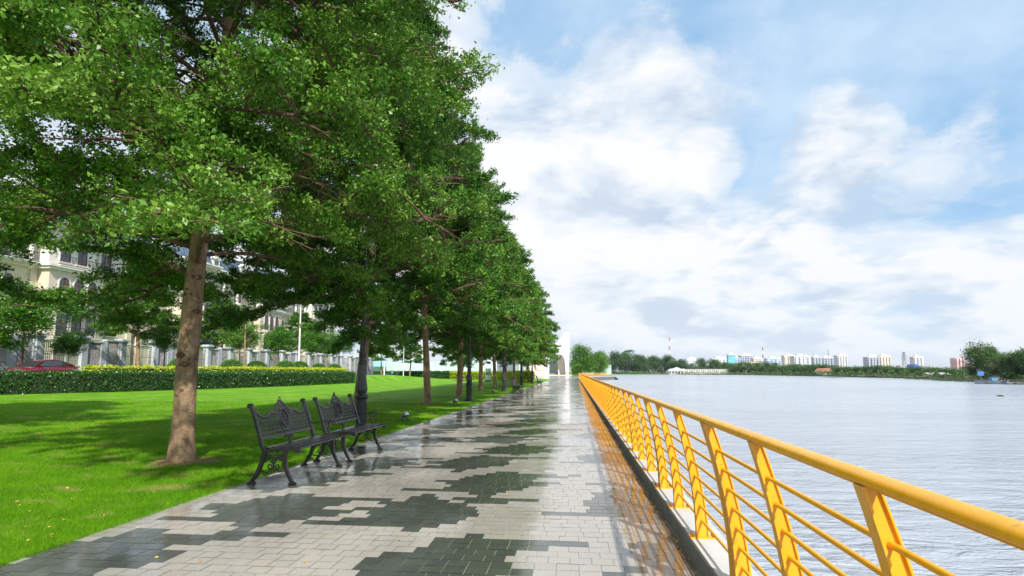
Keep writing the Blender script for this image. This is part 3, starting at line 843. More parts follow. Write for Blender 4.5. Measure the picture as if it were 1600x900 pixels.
def round_tree(name, seed, R_, zc, H, n, leaf, mat, tr=0.07, props=True):
    g = np.random.default_rng(seed); root = thing(name)
    tb = MB(); tb.tube([(0,0,-0.05),(0.02,0,0.6),(0.0,0.02,zc-R_*0.7)], [tr*1.3, tr, tr*0.8], 10)
    tb.build('trunk', M['bark_dark'], root)
    bb = MB()
    for k in range(11):
        a = k*2.4; e = g.uniform(0.3, 1.2); d = np.array([math.cos(a)*math.cos(e), math.sin(a)*math.cos(e), math.sin(e)])
        p0 = np.array([0,0,zc-R_*0.75]); bb.tube([p0, p0+d*R_*0.6+np.array([0,0,0.1]), p0+d*R_*1.25], [tr*0.5, tr*0.3, 0.01], 5)
    bb.build('branches', M['bark_dark'], root)
    if props:
        sp = MB()
        for k in range(3):
            a = k*2.094+0.5; sp.tube([(math.cos(a)*0.9, math.sin(a)*0.9, -0.02), (0.03*math.cos(a), 0.03*math.sin(a), 1.5)], 0.028, 6)
        sp.build('support_poles', M['bark_dark'], root)
    cl = []
    for k in range(64):
        d = unit(g.normal(0,1,3)); d[2] = d[2]*1.0 + 0.08; r = g.uniform(0.40, 1.18)*(1+0.18*math.sin(3*math.atan2(d[1],d[0])+seed))
        c = np.array([0,0,zc]) + d*R_*r*np.array([1,1,0.80])
        m = int(n/64); q = g.normal(0, 1, (m,3))*np.array([1,1,0.8])*R_*0.15; cl.append(c+q)
    P = np.concatenate(cl); v, f = leaf_arrays(P, leaf, 0.8, g, 0.5)
    tint = np.clip(np.concatenate([np.full(len(c), g.random()) for c in cl])*0.4+g.random(len(P))*0.6, 0, 1)
    np_object('crown', v, f, M[mat], root, attrs={'tint': tint})
    return root
G3 = 'small round trees before the estate wall'
rt = round_tree('round_tree', 4, 2.05, 5.0, 5, 13000, 0.17, 'leaf_fresh')
rt.location = (-38.5, 36.6, 0.7); rt.scale = (1.25,1.25,1.02); tag(rt, 'bushy bright green round tree standing directly behind the red car', 'tree', G3)
for x, y, s, lab in ((-38.3,50.5,0.80,'round tree partly hidden behind the nearest big trunk on its left'),
                     (-37.5,61.5,0.95,'pale round tree right of the nearest big trunk, behind the thin sparse tree'),
                     (-38.0,71.0,0.95,'round tree just left of the white street light pole'),
                     (-37.6,80.5,1.0,'round tree just right of the white street light pole'),
                     (-37.6,89.5,1.05,'round tree last in line, left of the nearest black lamp post'),
                     (-39.6,41.5,0.55,'low dark round tree with propped trunk before the stone wall panel')):
    place_copy(rt, (x, y, ground_z(x, y)-0.02), x*1.3, (s,s,s), lab, 'tree', G3)

# ------------------------------------------------------------------ hedges and clipped bushes
def hedge(name, line, width, h, mat, n, leaf, label, zf=lambda x, y: 0.0, seed=1, ragged=0.075):
    g = np.random.default_rng(seed); root = thing(name, (0,0,0), 0, label, 'hedge')
    mb = MB(); segs = list(zip(line, line[1:])); lens = [math.hypot(b[0]-a[0], b[1]-a[1]) for a, b in segs]; tot = sum(lens)
    P = []
    for (a, b), l in zip(segs, lens):
        d = ((b[0]-a[0])/l, (b[1]-a[1])/l); nn = (-d[1], d[0]); w = width/2-0.09
        q = [(a[0]+nn[0]*w, a[1]+nn[1]*w), (b[0]+nn[0]*w, b[1]+nn[1]*w), (b[0]-nn[0]*w, b[1]-nn[1]*w), (a[0]-nn[0]*w, a[1]-nn[1]*w)]
        za = zf(*a); zb = zf(*b); zz = [za, zb, zb, za]
        mb.add([(*p, z-0.05) for p, z in zip(q, zz)] + [(*p, z+h-0.10) for p, z in zip(q, zz)], [(3,2,1,0),(4,5,6,7),(0,1,5,4),(1,2,6,5),(2,3,7,6),(3,0,4,7)])
        m = int(n*l/tot); t = g.uniform(-0.035, 1.035, m)
        face = g.random(m); per_ = 2*h+width; top = face < width/per_
        off = np.where(top, g.uniform(-0.5, 0.5, m)*width, np.sign(g.uniform(-1, 1, m))*width*0.5)
        zz_ = np.where(top, h, g.random(m)*h)
        bump = 0.05*np.sin(t*l*1.9)+0.04*np.sin(t*l*4.7+1)
        off = off + np.where(top, 0, np.sign(off)*(bump*0.8)) + g.normal(0, ragged, m); zz_ = zz_ + np.where(top, bump, 0) + g.normal(0, ragged*0.8, m)
        x = a[0]+d[0]*t*l+nn[0]*off; y = a[1]+d[1]*t*l+nn[1]*off
        P.append(np.stack([x, y, za+(zb-za)*t+np.maximum(zz_, 0.02)], 1))
    # the two ends
    for e, (p, q) in enumerate(((line[0], line[1]), (line[-1], line[-2]))):
        l = math.hypot(q[0]-p[0], q[1]-p[1]); d = ((q[0]-p[0])/l, (q[1]-p[1])/l); nn = (-d[1], d[0]); m = int(n*width/(tot+width)*1.2)
        o = g.uniform(-0.5, 0.5, m)*width; k = g.normal(0, ragged, m)
        P.append(np.stack([p[0]+nn[0]*o-d[0]*k, p[1]+nn[1]*o-d[1]*k, zf(*p)+g.random(m)*h], 1))
    mb.build('stems', M['hedge_core'], root)
    P = np.concatenate(P); v, f = leaf_arrays(P, leaf, 0.35, g, 0.55)
    np_object('foliage', v, f, M[mat], root, attrs={'tint': g.random(len(P))})
    return root
hl = [(-41.0,18), (-38.5,25), (-35.5,32), (-32.8,37), (-30.7,42.6), (-29.0,51), (-28.1,60), (-27.9,70.0)]
hedge('hedge', hl, 1.3, 1.33, 'hedge', 52000, 0.12, 'long clipped dark green hedge bordering the sunlit lawn', seed=2)
hl2 = [(x-1.35 if x > -34 else x-1.3, y+0.5) for x, y in hl if y > 36] 
hedge('golden_hedge', hl2, 1.1, 1.16, 'hedge_gold', 26000, 0.11, 'yellow leaved hedge strip rising behind the dark green hedge', zf=lambda x, y: 0.60, seed=3, ragged=0.07)
hl3 = [(-50.5,140), (-46,135), (-34,124.5), (-24,115)]
hedge('hedge', hl3, 1.6, 1.45, 'hedge', 26000, 0.16, 'low green clipped hedge at the far side of the lawn under the hoarding', seed=4)
hl4 = [(-24,114.5), (-17,106.5), (-11.8,95), (-8.2,86), (-6.2,78)]
hedge('golden_hedge', hl4, 1.6, 1.35, 'hedge_gold', 22000, 0.17, 'yellow green hedge behind the row of trunks at the far end of the lawn', seed=5, ragged=0.10)
hedge('hedge', [(-46,30), (-42.9,33), (-41.9,36)], 1.0, 0.85, 'hedge', 3500, 0.12, 'short dark hedge at the far left beside the front of the red car', zf=lambda x, y: 0.9, seed=6)

def bush():
    g = np.random.default_rng(6); root = thing('clipped_bush')
    mb = MB(); mb.lathe([(0.3,0),(0.85,0.3),(1.0,0.85),(0.85,1.4),(0.4,1.75),(0.05,1.85)], 16, (0,0,0)); mb.build('stems', M['hedge_core'], root)
    d = g.normal(0,1,(7500,3)); d /= np.linalg.norm(d,axis=1)[:,None]; d = d[d[:,2] > -0.6]
    P = d*np.array([1.1,1.1,0.98])*(1+g.normal(0,0.022,len(d)))[:,None] + np.array([0,0,0.9])
    v, f = leaf_arrays(P, 0.075, 0.3, g, 0.6); np_object('foliage', v, f, M['topiary'], root, attrs={'tint': g.random(len(P))})
    return root
b0 = bush()
BL = [(-33.4,46.2,1.0,'clipped ball bush showing at the left edge of the nearest big trunk'),(-33.2,53.2,1.0,'clipped ball bush just right of the nearest big trunk'),
      (-33.6,58.3,0.98,'clipped ball bush just right of the thin sparse tree trunk'),(-33.4,64.2,1.05,'wide clipped ball bush, left one of the overlapping pair by the street light'),
      (-33.8,68.4,1.05,'clipped ball bush, right one of the overlapping pair by the street light'),(-33.4,73.0,0.95,'clipped ball bush under the round tree right of the street light'),
      (-33.6,78.6,0.95,'clipped ball bush farthest right, near the nearest lamp post')]
for i, (x, y, s, lab) in enumerate(BL):
    if i == 0: b0.location = (x, y, 0.72); b0.scale = (s,s,s); tag(b0, lab, 'bush', 'ball shaped bushes behind the hedge')
    else: place_copy(b0, (x, y, 0.72), i*1.1, (s,s,s), lab, 'bush', 'ball shaped bushes behind the hedge')
# ------------------------------------------------------------------ cast iron benches (local: x to the front, y along the bench)
LB = 1.42
def spiral(c, r0, turns, a0, sgn=1, n=18, plane=None):
    """points of a scroll in a vertical plane"""
    return [(c[0]+r0*(1-0.8*i/n)*math.cos(a0+sgn*2*math.pi*turns*i/n), c[1]+r0*(1-0.8*i/n)*math.sin(a0+sgn*2*math.pi*turns*i/n)) for i in range(n+1)]
def back_x(z): return 0.125 - (z-0.46)*0.34
def bench_side(parent, yc, arm):
    mb = MB()
    def strip(pts, w, t, y=yc):
        # flat cast bar: outline of constant width in the x-z plane, thickness t along y
        n = len(pts); L = []; Rr = []
        for i, p in enumerate(pts):
            a = pts[max(0,i-1)]; b = pts[min(n-1,i+1)]; d = (b[0]-a[0], b[1]-a[1]); l = math.hypot(*d) or 1
            nn = (-d[1]/l, d[0]/l); ww = (w[i] if hasattr(w,'__len__') else w)/2
            L.append((p[0]+nn[0]*ww, p[1]+nn[1]*ww)); Rr.append((p[0]-nn[0]*ww, p[1]-nn[1]*ww))
        vs = []
        for q0, q1 in zip(L, Rr):
            vs += [(q0[0], y-t/2, q0[1]), (q0[0], y+t/2, q0[1]), (q1[0], y+t/2, q1[1]), (q1[0], y-t/2, q1[1])]
        fs = [(i*4+j, i*4+(j+1) % 4, i*4+4+(j+1) % 4, i*4+4+j) for i in range(n-1) for j in range(4)]
        fs += [(0,3,2,1), (4*n-4,4*n-3,4*n-2,4*n-1)]
        mb.add(vs, fs)
    def bez(p0, p1, p2, p3, n=12):
        return [tuple((1-t)**3*a+3*(1-t)**2*t*b+3*(1-t)*t*t*c+t**3*d for a,b,c,d in zip(p0,p1,p2,p3)) for t in [i/n for i in range(n+1)]]
    # back upright with rolled top, running into the seat rail
    up = bez((-0.055,0.965),(0.02,0.80),(0.075,0.62),(0.105,0.50)) + bez((0.105,0.50),(0.125,0.43),(0.17,0.405),(0.25,0.412))[1:] + bez((0.25,0.412),(0.38,0.425),(0.50,0.455),(0.60,0.438))[1:]
    strip(up, [0.034]*10+[0.046]*(len(up)-10), 0.05)
    mb.tube([(-0.062,yc-0.03,0.965),(-0.062,yc+0.03,0.965)], 0.031, 12); mb.tube([(0.600,yc-0.03,0.420),(0.600,yc+0.03,0.420)], 0.028, 12)
    # legs
    rl = bez((0.165,0.415),(0.115,0.26),(0.09,0.12),(-0.01,0.035)); strip(rl, [0.062-0.0022*i for i in range(13)], 0.042)
    strip([(-0.05,0.012),(0.0,0.02),(0.045,0.012)], [0.024,0.045,0.02], 0.055)
    fl = bez((0.435,0.43),(0.385,0.27),(0.455,0.16),(0.525,0.035)); strip(fl, [0.062-0.0022*i for i in range(13)], 0.042)
    strip([(0.49,0.012),(0.525,0.022),(0.575,0.010)], [0.02,0.045,0.02], 0.055)
    # scrollwork between the legs
    arch = bez((0.125,0.23),(0.20,0.37),(0.34,0.37),(0.43,0.24)); strip(arch, 0.016, 0.02)
    for c, r, a, sg in (((0.20,0.345),0.045,3.4,1),((0.37,0.345),0.045,-0.2,-1),((0.235,0.225),0.05,1.6,-1),((0.32,0.225),0.05,1.6,1),((0.28,0.29),0.035,0,1)):
        strip(spiral(c, r, 1.35, a, sg), 0.013, 0.018)
    strip(bez((0.11,0.17),(0.20,0.13),(0.24,0.16),(0.278,0.235)), 0.013, 0.018); strip(bez((0.445,0.19),(0.38,0.13),(0.32,0.16),(0.278,0.235)), 0.013, 0.018)
    # bracket relief on the seat rail
    for k in range(7): mb.lathe([(0.010,0),(0.006,0.006)], 8, (0.19+k*0.055, yc, 0.452), 0)
    o = mb.build('end_frame', M['iron'], parent, bevel=0.003)
    if arm:
        mb2 = mb; mb = MB()
        def st(p, w, t):
            nonlocal mb
            strip(p, w, t)
        strip(bez((0.045,0.655),(0.16,0.60),(0.26,0.66),(0.40,0.675)), 0.016, 0.03)
        strip(spiral((0.425,0.640), 0.040, 1.4, 1.57, -1), 0.013, 0.026)
        strip(bez((0.385,0.672),(0.33,0.60),(0.345,0.52),(0.40,0.452)), 0.016, 0.022)
        strip(spiral((0.315,0.615), 0.026, 1.2, 0, 1), 0.010, 0.018)
        mb.build('armrest', M['iron'], parent, bevel=0.002)
    return o
def make_bench():
    root = thing('park_bench')
    bench_side(root, 0.0, False); bench_side(root, LB, True)
    # seat slats
    for k, x in enumerate((0.185, 0.265, 0.345, 0.425, 0.505, 0.580)):
        z = 0.432 + 0.018*math.sin((x-0.18)/0.42*math.pi) + (-0.004 if k == 5 else 0)
        mb = MB(); mb.box(x-0.030, x+0.030, 0.018, LB-0.018, z, z+0.020); mb.build('seat_slat', M['slat'], root, bevel=0.004)
    # cast backrest panel
    def P(y, z, dx=0.0): return (back_x(z)+dx, y, z)
    def top(y):
        u = abs(y-LB/2)/(LB/2)
        if u < 0.30: return 0.985 - 0.155*(u/0.30)**1.7
        if u < 0.55: return 0.83 + 0.018*math.sin((u-0.30)/0.25*math.pi)*1.6
        return 0.83 - 0.02*math.sin((u-0.55)/0.25*math.pi) + 0.10*max(0, (u-0.86)/0.14)**1.5
    z1 = 0.615; zb = 0.555; mb = MB()
    def wire(pts, w=0.010, t=0.012):
        for a, b in zip(pts, pts[1:]): mb.bar(P(*a), P(*b), w, t, up=(1,0,0.3))
    y0, y1 = 0.035, LB-0.035
    # rim
    ys = [y0+(y1-y0)*i/72 for i in range(73)]
    wire([(y, top(y)) for y in ys], 0.026, 0.022)
    wire([(y0, zb), (y1, zb)], 0.030, 0.026); wire([(y0, z1), (y1, z1)], 0.014, 0.018)
    wire([(y0, zb), (y0, top(y0))], 0.016, 0.018); wire([(y1, zb), (y1, top(y1))], 0.016, 0.018)
    # pierced band under the panel
    n = 26
    for i in range(n):
        a = y0+(y1-y0)*i/n; b = y0+(y1-y0)*(i+1)/n; wire([(a, zb), ((a+b)/2, z1), (b, zb)], 0.006, 0.008)
    # lattice, kept outside the medallion oval
    cy, cz, ry, rz = LB/2, 0.765, 0.165, 0.165
    step = 0.062; slope = 1.65
    for sg in (-1, 1):
        for k in range(-12, 36):
            c = y0 + k*step; seg = []
            for i in range(61):
                z = z1 + (0.95-z1)*i/60; y = c + sg*(z-z1)/slope
                ok = y0 < y < y1 and z < top(y) and ((y-cy)/ry)**2+((z-cz)/rz)**2 > 1
                if ok: seg.append((y, z))
                elif len(seg) > 1: wire([seg[0], seg[-1]], 0.008, 0.010); seg = []
                else: seg = []
            if len(seg) > 1: wire([seg[0], seg[-1]], 0.008, 0.010)
    for y in [y0+(y1-y0)*(i+0.5)/18 for i in range(18)]:
        if abs(y-cy) > 0.24:
            q = top(y); wire([(y-0.03, q-0.006), (y-0.015, q+0.012), (y, q+0.018), (y+0.015, q+0.012), (y+0.03, q-0.006)], 0.012, 0.014)
    panel = mb.build('backrest', M['iron_lite'], root)
    # medallion and crest
    mb = MB()
    def oval(a, b, w, t, dx=0.004, n=36):
        pts = [(cy+a*math.cos(2*math.pi*i/n), cz+b*math.sin(2*math.pi*i/n)) for i in range(n+1)]
        for p, q in zip(pts, pts[1:]): mb.bar(P(*p, dx), P(*q, dx), w, t, up=(1,0,0.3))
    oval(0.160, 0.165, 0.010, 0.014); oval(0.112, 0.126, 0.016, 0.022, 0.006); oval(0.088, 0.100, 0.007, 0.026, 0.006)
    n = 32; vs = [P(cy, cz, 0.006)] + [P(cy+0.10*math.cos(2*math.pi*i/n), cz+0.114*math.sin(2*math.pi*i/n), 0.0) for i in range(n)]
    vs += [P(cy+0.10*math.cos(2*math.pi*i/n), cz+0.114*math.sin(2*math.pi*i/n), -0.01) for i in range(n)] + [P(cy, cz, -0.01)]
    mb.add(vs, [(0,1+i,1+(i+1) % n) for i in range(n)] + [(1+i, 1+n+i, 1+n+(i+1) % n, 1+(i+1) % n) for i in range(n)] + [(2*n+1, 1+n+(i+1) % n, 1+n+i) for i in range(n)])
    for k in range(8):
        a = k*math.pi/4; pts = [(cy+r*math.cos(a+0.5*math.sin(r*30)), cz+r*1.12*math.sin(a+0.5*math.sin(r*30))) for r in (0.012,0.03,0.048,0.066,0.08)]
        for p, q in zip(pts, pts[1:]): mb.bar(P(*p, 0.008), P(*q, 0.008), 0.008, 0.012, up=(1,0,0.3))
    for s_ in (-1, 1):
        for c, r, a, sg in (((cy+s_*0.095, 0.885), 0.035, 0 if s_ > 0 else math.pi, s_), ((cy+s_*0.035, 0.935), 0.028, math.pi/2, -s_), ((cy+s_*0.175, 0.835), 0.030, math.pi, s_), ((cy+s_*0.13,0.655),0.025,0,s_)):
            pts = spiral(c, r, 1.3, a, sg, 14)
            for p, q in zip(pts, pts[1:]): mb.bar(P(*p, 0.004), P(*q, 0.004), 0.008, 0.014, up=(1,0,0.3))
    top_ = P(cy, 1.0)
    mb.lathe([(0.016,-0.02),(0.026,0.0),(0.020,0.018),(0.011,0.030),(0.015,0.042),(0.003,0.056)], 10, top_)
    mb.build('medallion', M['iron_lite'], root)
    # centre bracket between backrest and seat
    mb = MB()
    for s_ in (-1, 1):
        pts = spiral((cy+s_*0.085, 0.535), 0.04, 1.2, math.pi/2, s_, 14)
        for p, q in zip(pts, pts[1:]): mb.bar(P(*p), P(*q), 0.013, 0.016, up=(1,0,0.3))
        mb.bar(P(cy+s_*0.012, 0.50), P(cy+s_*0.05, 0.565), 0.012, 0.016, up=(1,0,0.3))
    mb.bar(P(cy, 0.44), P(cy, 0.56), 0.018, 0.02, up=(1,0,0.3)); mb.lathe([(0.012,0),(0.022,0.012),(0.012,0.024)], 8, P(cy, 0.495))
    mb.build('centre_bracket', M['iron'], root)
    return root
GB = 'black cast iron benches along the path'
b1 = make_bench(); b1.location = (-4.005, 6.955, 0.008); tag(b1, 'nearest black cast iron bench with lattice back, at the front of the near pair', 'bench', GB)
place_copy(b1, (-4.005, 8.79, 0.008), 0.0, (1,1,1), 'second black lattice bench of the near pair, directly before the nearest lamp post', 'bench', GB)
place_copy(b1, (-4.05, 36.9, 0.008), 0.02, (1,1,1), 'distant black bench right of the second lamp post, nearer one of its pair', 'bench', GB)
place_copy(b1, (-4.05, 38.8, 0.008), 0.0, (1,1,1), 'distant black bench just past the nearer one, beside the third lamp post', 'bench', GB)
place_copy(b1, (-3.9, 60.0, 0.008), 0.0, (1,1,1), 'farthest black bench on the path, below the golden hedge end', 'bench', GB)

# ------------------------------------------------------------------ lamp posts
def make_lamp():
    root = thing('lamp_post')
    mb = MB(); mb.lathe([(0.225,-0.01),(0.225,0.05),(0.205,0.07),(0.20,0.09),(0.175,0.11),(0.165,0.15)], 8, rot=R(22.5), sm=False)
    mb.lathe([(0.150,0.15),(0.142,0.20),(0.138,0.70),(0.146,0.76)], 8, rot=R(22.5), sm=False)
    for k in range(8):
        a = k*math.pi/4; c, s = math.cos(a), math.sin(a); t = (-s, c)
        pts = [(0.132*c+t[0]*u, 0.132*s+t[1]*u, z) for u, z in ((-0.032,0.24),(-0.032,0.60),(-0.018,0.655),(0.0,0.675),(0.018,0.655),(0.032,0.60),(0.032,0.24),(-0.032,0.24))]
        mb.tube(pts, 0.006, 5)
    mb.build('pedestal', M['lamp'], root, bevel=0.003)
    mb = MB(); mb.lathe([(0.146,0.762),(0.178,0.79),(0.182,0.825),(0.165,0.85),(0.150,0.87),(0.128,0.89),(0.128,0.905)], 20)
    # fluted vase shaped lower shaft
    NF = 24; prof = [(0.112,0.905),(0.138,0.95),(0.142,1.00),(0.128,1.08),(0.105,1.25),(0.090,1.45),(0.083,1.58)]
    vs = [(r*(1+(0.06 if k % 2 else -0.05))*math.cos(2*math.pi*k/NF), r*(1+(0.06 if k % 2 else -0.05))*math.sin(2*math.pi*k/NF), z) for r, z in prof for k in range(NF)]
    mb.add(vs, [(i*NF+k, i*NF+(k+1) % NF, (i+1)*NF+(k+1) % NF, (i+1)*NF+k) for i in range(len(prof)-1) for k in range(NF)])
    mb.lathe([(0.085,1.575),(0.112,1.59),(0.118,1.62),(0.100,1.645),(0.088,1.66),(0.088,1.74),(0.100,1.76),(0.108,1.79),(0.096,1.82),(0.080,1.84),(0.080,1.88)], 20)
    mb.lathe([(0.074,1.88),(0.066,2.25),(0.068,2.27),(0.084,2.29),(0.084,2.32),(0.066,2.345),(0.060,2.36)], 20)
    mb.build('shaft', M['lamp'], root)
    mb = MB(); mb.lathe([(0.059,2.36),(0.040,4.55),(0.055,4.57),(0.055,4.62),(0.03,4.65),(0.03,4.95),(0.045,4.98),(0.01,5.1)], 16); mb.build('pole', M['lamp'], root)
    mb = MB()
    for s_ in (-1, 1):
        mb.tube([(0.0,0,4.35),(s_*0.22,0,4.50),(s_*0.48,0,4.52),(s_*0.66,0,4.48),(s_*0.74,0,4.38)], 0.020, 8)
        pts = spiral((s_*0.30, 4.38), 0.10, 1.3, math.pi/2, -s_, 16); mb.tube([(x, 0, z) for x, z in pts], 0.011, 6)
    mb.build('bracket_arm', M['lamp'], root)
    for s_ in (-1, 1):
        c = (s_*0.74, 0, 4.38)
        mb = MB(); mb.lathe([(0.02,0.02),(0.05,0.0),(0.19,-0.04),(0.20,-0.055),(0.15,-0.075)], 8, c, 0); la = mb.build('lantern', M['lamp'], root)
        mb = MB(); mb.lathe([(0.145,-0.078),(0.15,-0.16),(0.12,-0.28),(0.06,-0.34),(0.01,-0.35)], 12, c, 0); mb.build('globe', M['glass_white'], la)
    return root
GL = 'black lamp posts between path and trees'
l1 = make_lamp(); l1.location = (-5.0, 13.3, 0); l1.rotation_euler = (0,0,1.75); l1.scale = (0.86,0.86,1.0)
l1_parts = {}
for ch in kids(l1): l1_parts.setdefault(ch.name.split('.')[0], []).append(ch)
tag(l1, 'nearest black ornate lamp post, rising right behind the second near bench', 'lamp post', GL)
for y, lab in ((27.4, 'second black lamp post with flared base, standing alone on the lawn edge mid path'), (41.3, 'third black lamp post directly left of the distant bench pair'),
               (55.2, 'fourth black lamp post between the slim far trunks'), (69.3, 'fifth and farthest black lamp post above the farthest bench')):
    place_copy(l1, (-5.0, y, 0), 0, (1,1,1), lab, 'lamp post', GL)

# the nearest post is a little taller: its lanterns sit up in the leaves
for ch in l1_parts['pole']: ch.scale = (1,1,1.2); ch.location = (0,0,-0.472)
for ch in l1_parts['bracket_arm'] + l1_parts['lantern']: ch.location = (0,0,0.5)

# ------------------------------------------------------------------ small ground spotlights
def make_spot():
    root = thing('garden_spotlight')
    mb = MB(); mb.box(-0.09,0.09,-0.06,0.06,0,0.02); mb.bar((-0.10,0,0.01),(-0.10,0,0.15),0.012,0.03); mb.bar((0.10,0,0.01),(0.10,0,0.15),0.012,0.03); mb.build('bracket', M['lamp'], root)
    mb = MB(); mb.bar((0,0.09,0.10),(0,-0.07,0.19),0.17,0.10,mi=0); mb.build('lamp_head', M['grey_metal'], root, bevel=0.006)
    mb = MB(); mb.bar((0,-0.071,0.191),(0,-0.078,0.195),0.15,0.085); mb.build('glass', M['glass_white'], root)
    return root
s0 = make_spot(); s0.location = (-4.89, 16.46, 0.01); s0.rotation_euler = (0,0,1.2); tag(s0, 'small ground spotlight on the grass edge nearest the benches', 'spotlight', 'small spotlights on the lawn edge')
place_copy(s0, (-5.09, 24.6, 0.01), 1.0, (1,1,1), 'small ground spotlight just left of the second lamp post', 'spotlight', 'small spotlights on the lawn edge')
place_copy(s0, (-5.25, 37.5, 0.01), 1.3, (1,1,1), 'small ground spotlight left of the distant bench pair', 'spotlight', 'small spotlights on the lawn edge')

# white standing sign and low white dome on the far lawn
root = thing('info_totem', (-12.6, 84.5, 0), 0.3, 'white narrow standing sign before the far golden hedge', 'sign')
mb = MB(); mb.box(-0.42,0.42,-0.09,0.09,0.15,1.9); mb.build('panel', M['white'], root, bevel=0.02)
mb = MB(); mb.box(-0.5,0.5,-0.2,0.2,0,0.15); mb.build('foot', M['lamp'], root)
mb = MB(); mb.box(-0.34,0.34,-0.10,-0.092,0.9,1.4); mb.build('notice', M['grey_metal'], root)
root = thing('garden_table', (-10.6, 53.6, 0), 0, 'low round white table on the lawn left of the second lamp post', 'table')
mb = MB(); mb.lathe([(0.2,0.52),(0.62,0.56),(0.66,0.60),(0.62,0.64),(0.2,0.68),(0.02,0.69)], 24); mb.build('table_top', M['white'], root)
mb = MB(); mb.lathe([(0.26,0),(0.22,0.05),(0.07,0.1),(0.07,0.5),(0.2,0.54)], 16); mb.build('leg', M['iron'], root)

# ------------------------------------------------------------------ red car
def car_paint():
    m, N, bs, out = new_mat('red_car_paint')
    bs.inputs['Base Color'].default_value = (0.22, 0.005, 0.018, 1); bs.inputs['Roughness'].default_value = 0.3
    bs.inputs['Coat Weight'].default_value = 1.0; bs.inputs['Coat Roughness'].default_value = 0.04; bs.inputs['Metallic'].default_value = 0.25
    return m
M['car'] = car_paint()
M['glass'] = simple('dark_window_glass', (0.03, 0.04, 0.045), 0.06, 0, 0.1, spec=0.8)
M['tyre'] = simple('tyre_rubber', (0.02,0.02,0.02), 0.8)
M['chrome'] = simple('bright_metal', (0.7,0.7,0.72), 0.15, 0.9)
def build_car():
    root = thing('parked_car', (-37.35, 36.9, 0.84), 0, 'glossy red sedan parked behind the hedge at the far left', 'car')
    # car points towards -y
    # stations: y, half width at sill, z sill, half width at belt, z belt
    St = [(-2.28,0.55,0.30,0.60,0.58),(-2.15,0.80,0.22,0.78,0.68),(-1.7,0.88,0.20,0.86,0.78),(-1.0,0.90,0.20,0.88,0.88),(-0.3,0.90,0.20,0.88,0.93),(0.8,0.90,0.20,0.88,0.96),(1.5,0.90,0.20,0.87,1.0),(2.05,0.84,0.24,0.80,0.98),(2.25,0.66,0.34,0.66,0.90)]
    mb = MB(); vs = []
    for y, w0, z0, w1, z1 in St:
        vs += [(-w0*0.9,y,z0),(-w0,y,z0+0.12),(-w0*1.0,y,(z0+z1)/2+0.05),(-w1,y,z1-0.04),(-w1*0.86,y,z1+0.015),(0,y,z1+0.05),(w1*0.86,y,z1+0.015),(w1,y,z1-0.04),(w0*1.0,y,(z0+z1)/2+0.05),(w0,y,z0+0.12),(w0*0.9,y,z0)]
    k = 11; n = len(St)
    mb.add(vs, [(i*k+j, i*k+(j+1) % k, (i+1)*k+(j+1) % k, (i+1)*k+j) for i in range(n-1) for j in range(k)] + [tuple(range(k)), tuple(range((n-1)*k, n*k))[::-1]], 0, True)
    # roof skin
    Rf = [(-0.42,0.60,1.30),(-0.1,0.64,1.40),(0.5,0.65,1.43),(1.0,0.62,1.38),(1.25,0.58,1.30)]
    vs = [];
    for y, w, z in Rf: vs += [(-w,y,z-0.03),(-w*0.6,y,z+0.015),(0,y,z+0.03),(w*0.6,y,z+0.015),(w,y,z-0.03),(w,y,z-0.07),(0,y,z-0.02),(-w,y,z-0.07)]
    k = 8; n = len(Rf)
    mb.add(vs, [(i*k+j, i*k+(j+1) % k, (i+1)*k+(j+1) % k, (i+1)*k+j) for i in range(n-1) for j in range(k)] + [tuple(range(k)), tuple(range((n-1)*k, n*k))[::-1]], 0, True)
    for s_ in (-1, 1):
        for a, b in (((s_*0.83,-1.15,0.90),(s_*0.62,-0.42,1.29)), ((s_*0.84,0.42,0.95),(s_*0.65,0.45,1.38)), ((s_*0.82,2.0,1.0),(s_*0.58,1.25,1.30))): mb.bar(a, b, 0.06, 0.05)
    body = mb.build('body', M['car'], root)
    mb = MB(); vs = [(-0.80,-1.12,0.90),(0.80,-1.12,0.90),(0.60,-0.44,1.28),(-0.60,-0.44,1.28)]; mb.add(vs, [(0,1,2,3)]); mb.build('windscreen', M['glass'], root)
    mb = MB(); mb.add([(-0.78,1.95,0.99),(0.78,1.95,0.99),(0.57,1.27,1.28),(-0.57,1.27,1.28)], [(3,2,1,0)]); mb.build('rear_window', M['glass'], root)
    for s_ in (-1, 1):
        for q in ([(-0.98,0.93),(0.38,0.955),(0.40,1.34),(-0.02,1.34),(-0.40,1.26)], [(0.48,0.955),(1.75,1.0),(1.25,1.26),(1.0,1.33),(0.50,1.35)]):
            mb = MB(); f = [0.862-(z-0.93)*0.52 for y, z in q]
            mb.add([(s_*x, y, z) for x, (y, z) in zip(f, q)] + [(s_*(x-0.01), y, z) for x, (y, z) in zip(f, q)], [tuple(range(len(q))), tuple(range(len(q), 2*len(q)))[::-1]]); mb.build('side_window', M['glass'], root)
        mb = MB(); mb.box(s_*0.92-0.07, s_*0.92+0.07, -0.88,-0.74,0.93,1.03); mb.build('wing_mirror', M['car'], root, bevel=0.02)
        mb = MB(); mb.box(s_*0.64-0.14, s_*0.64+0.14, -2.27,-1.98,0.60,0.72); mb.build('headlight', M['chrome'], root, bevel=0.03)
        mb = MB(); mb.box(s_*0.66-0.13, s_*0.66+0.13, 2.10,2.25,0.75,0.88); mb.build('tail_light', M['rust'], root, bevel=0.02)
        for y in (-1.42, 1.38):
            mb = MB(); mb.tube([(s_*0.70,y,0.32),(s_*0.91,y,0.32)], 0.32, 24); w = mb.build('wheel', M['tyre'], root)
            mb = MB(); mb.tube([(s_*0.905,y,0.32),(s_*0.918,y,0.32)], 0.20, 16); mb.build('rim', M['chrome'], w)
build_car()

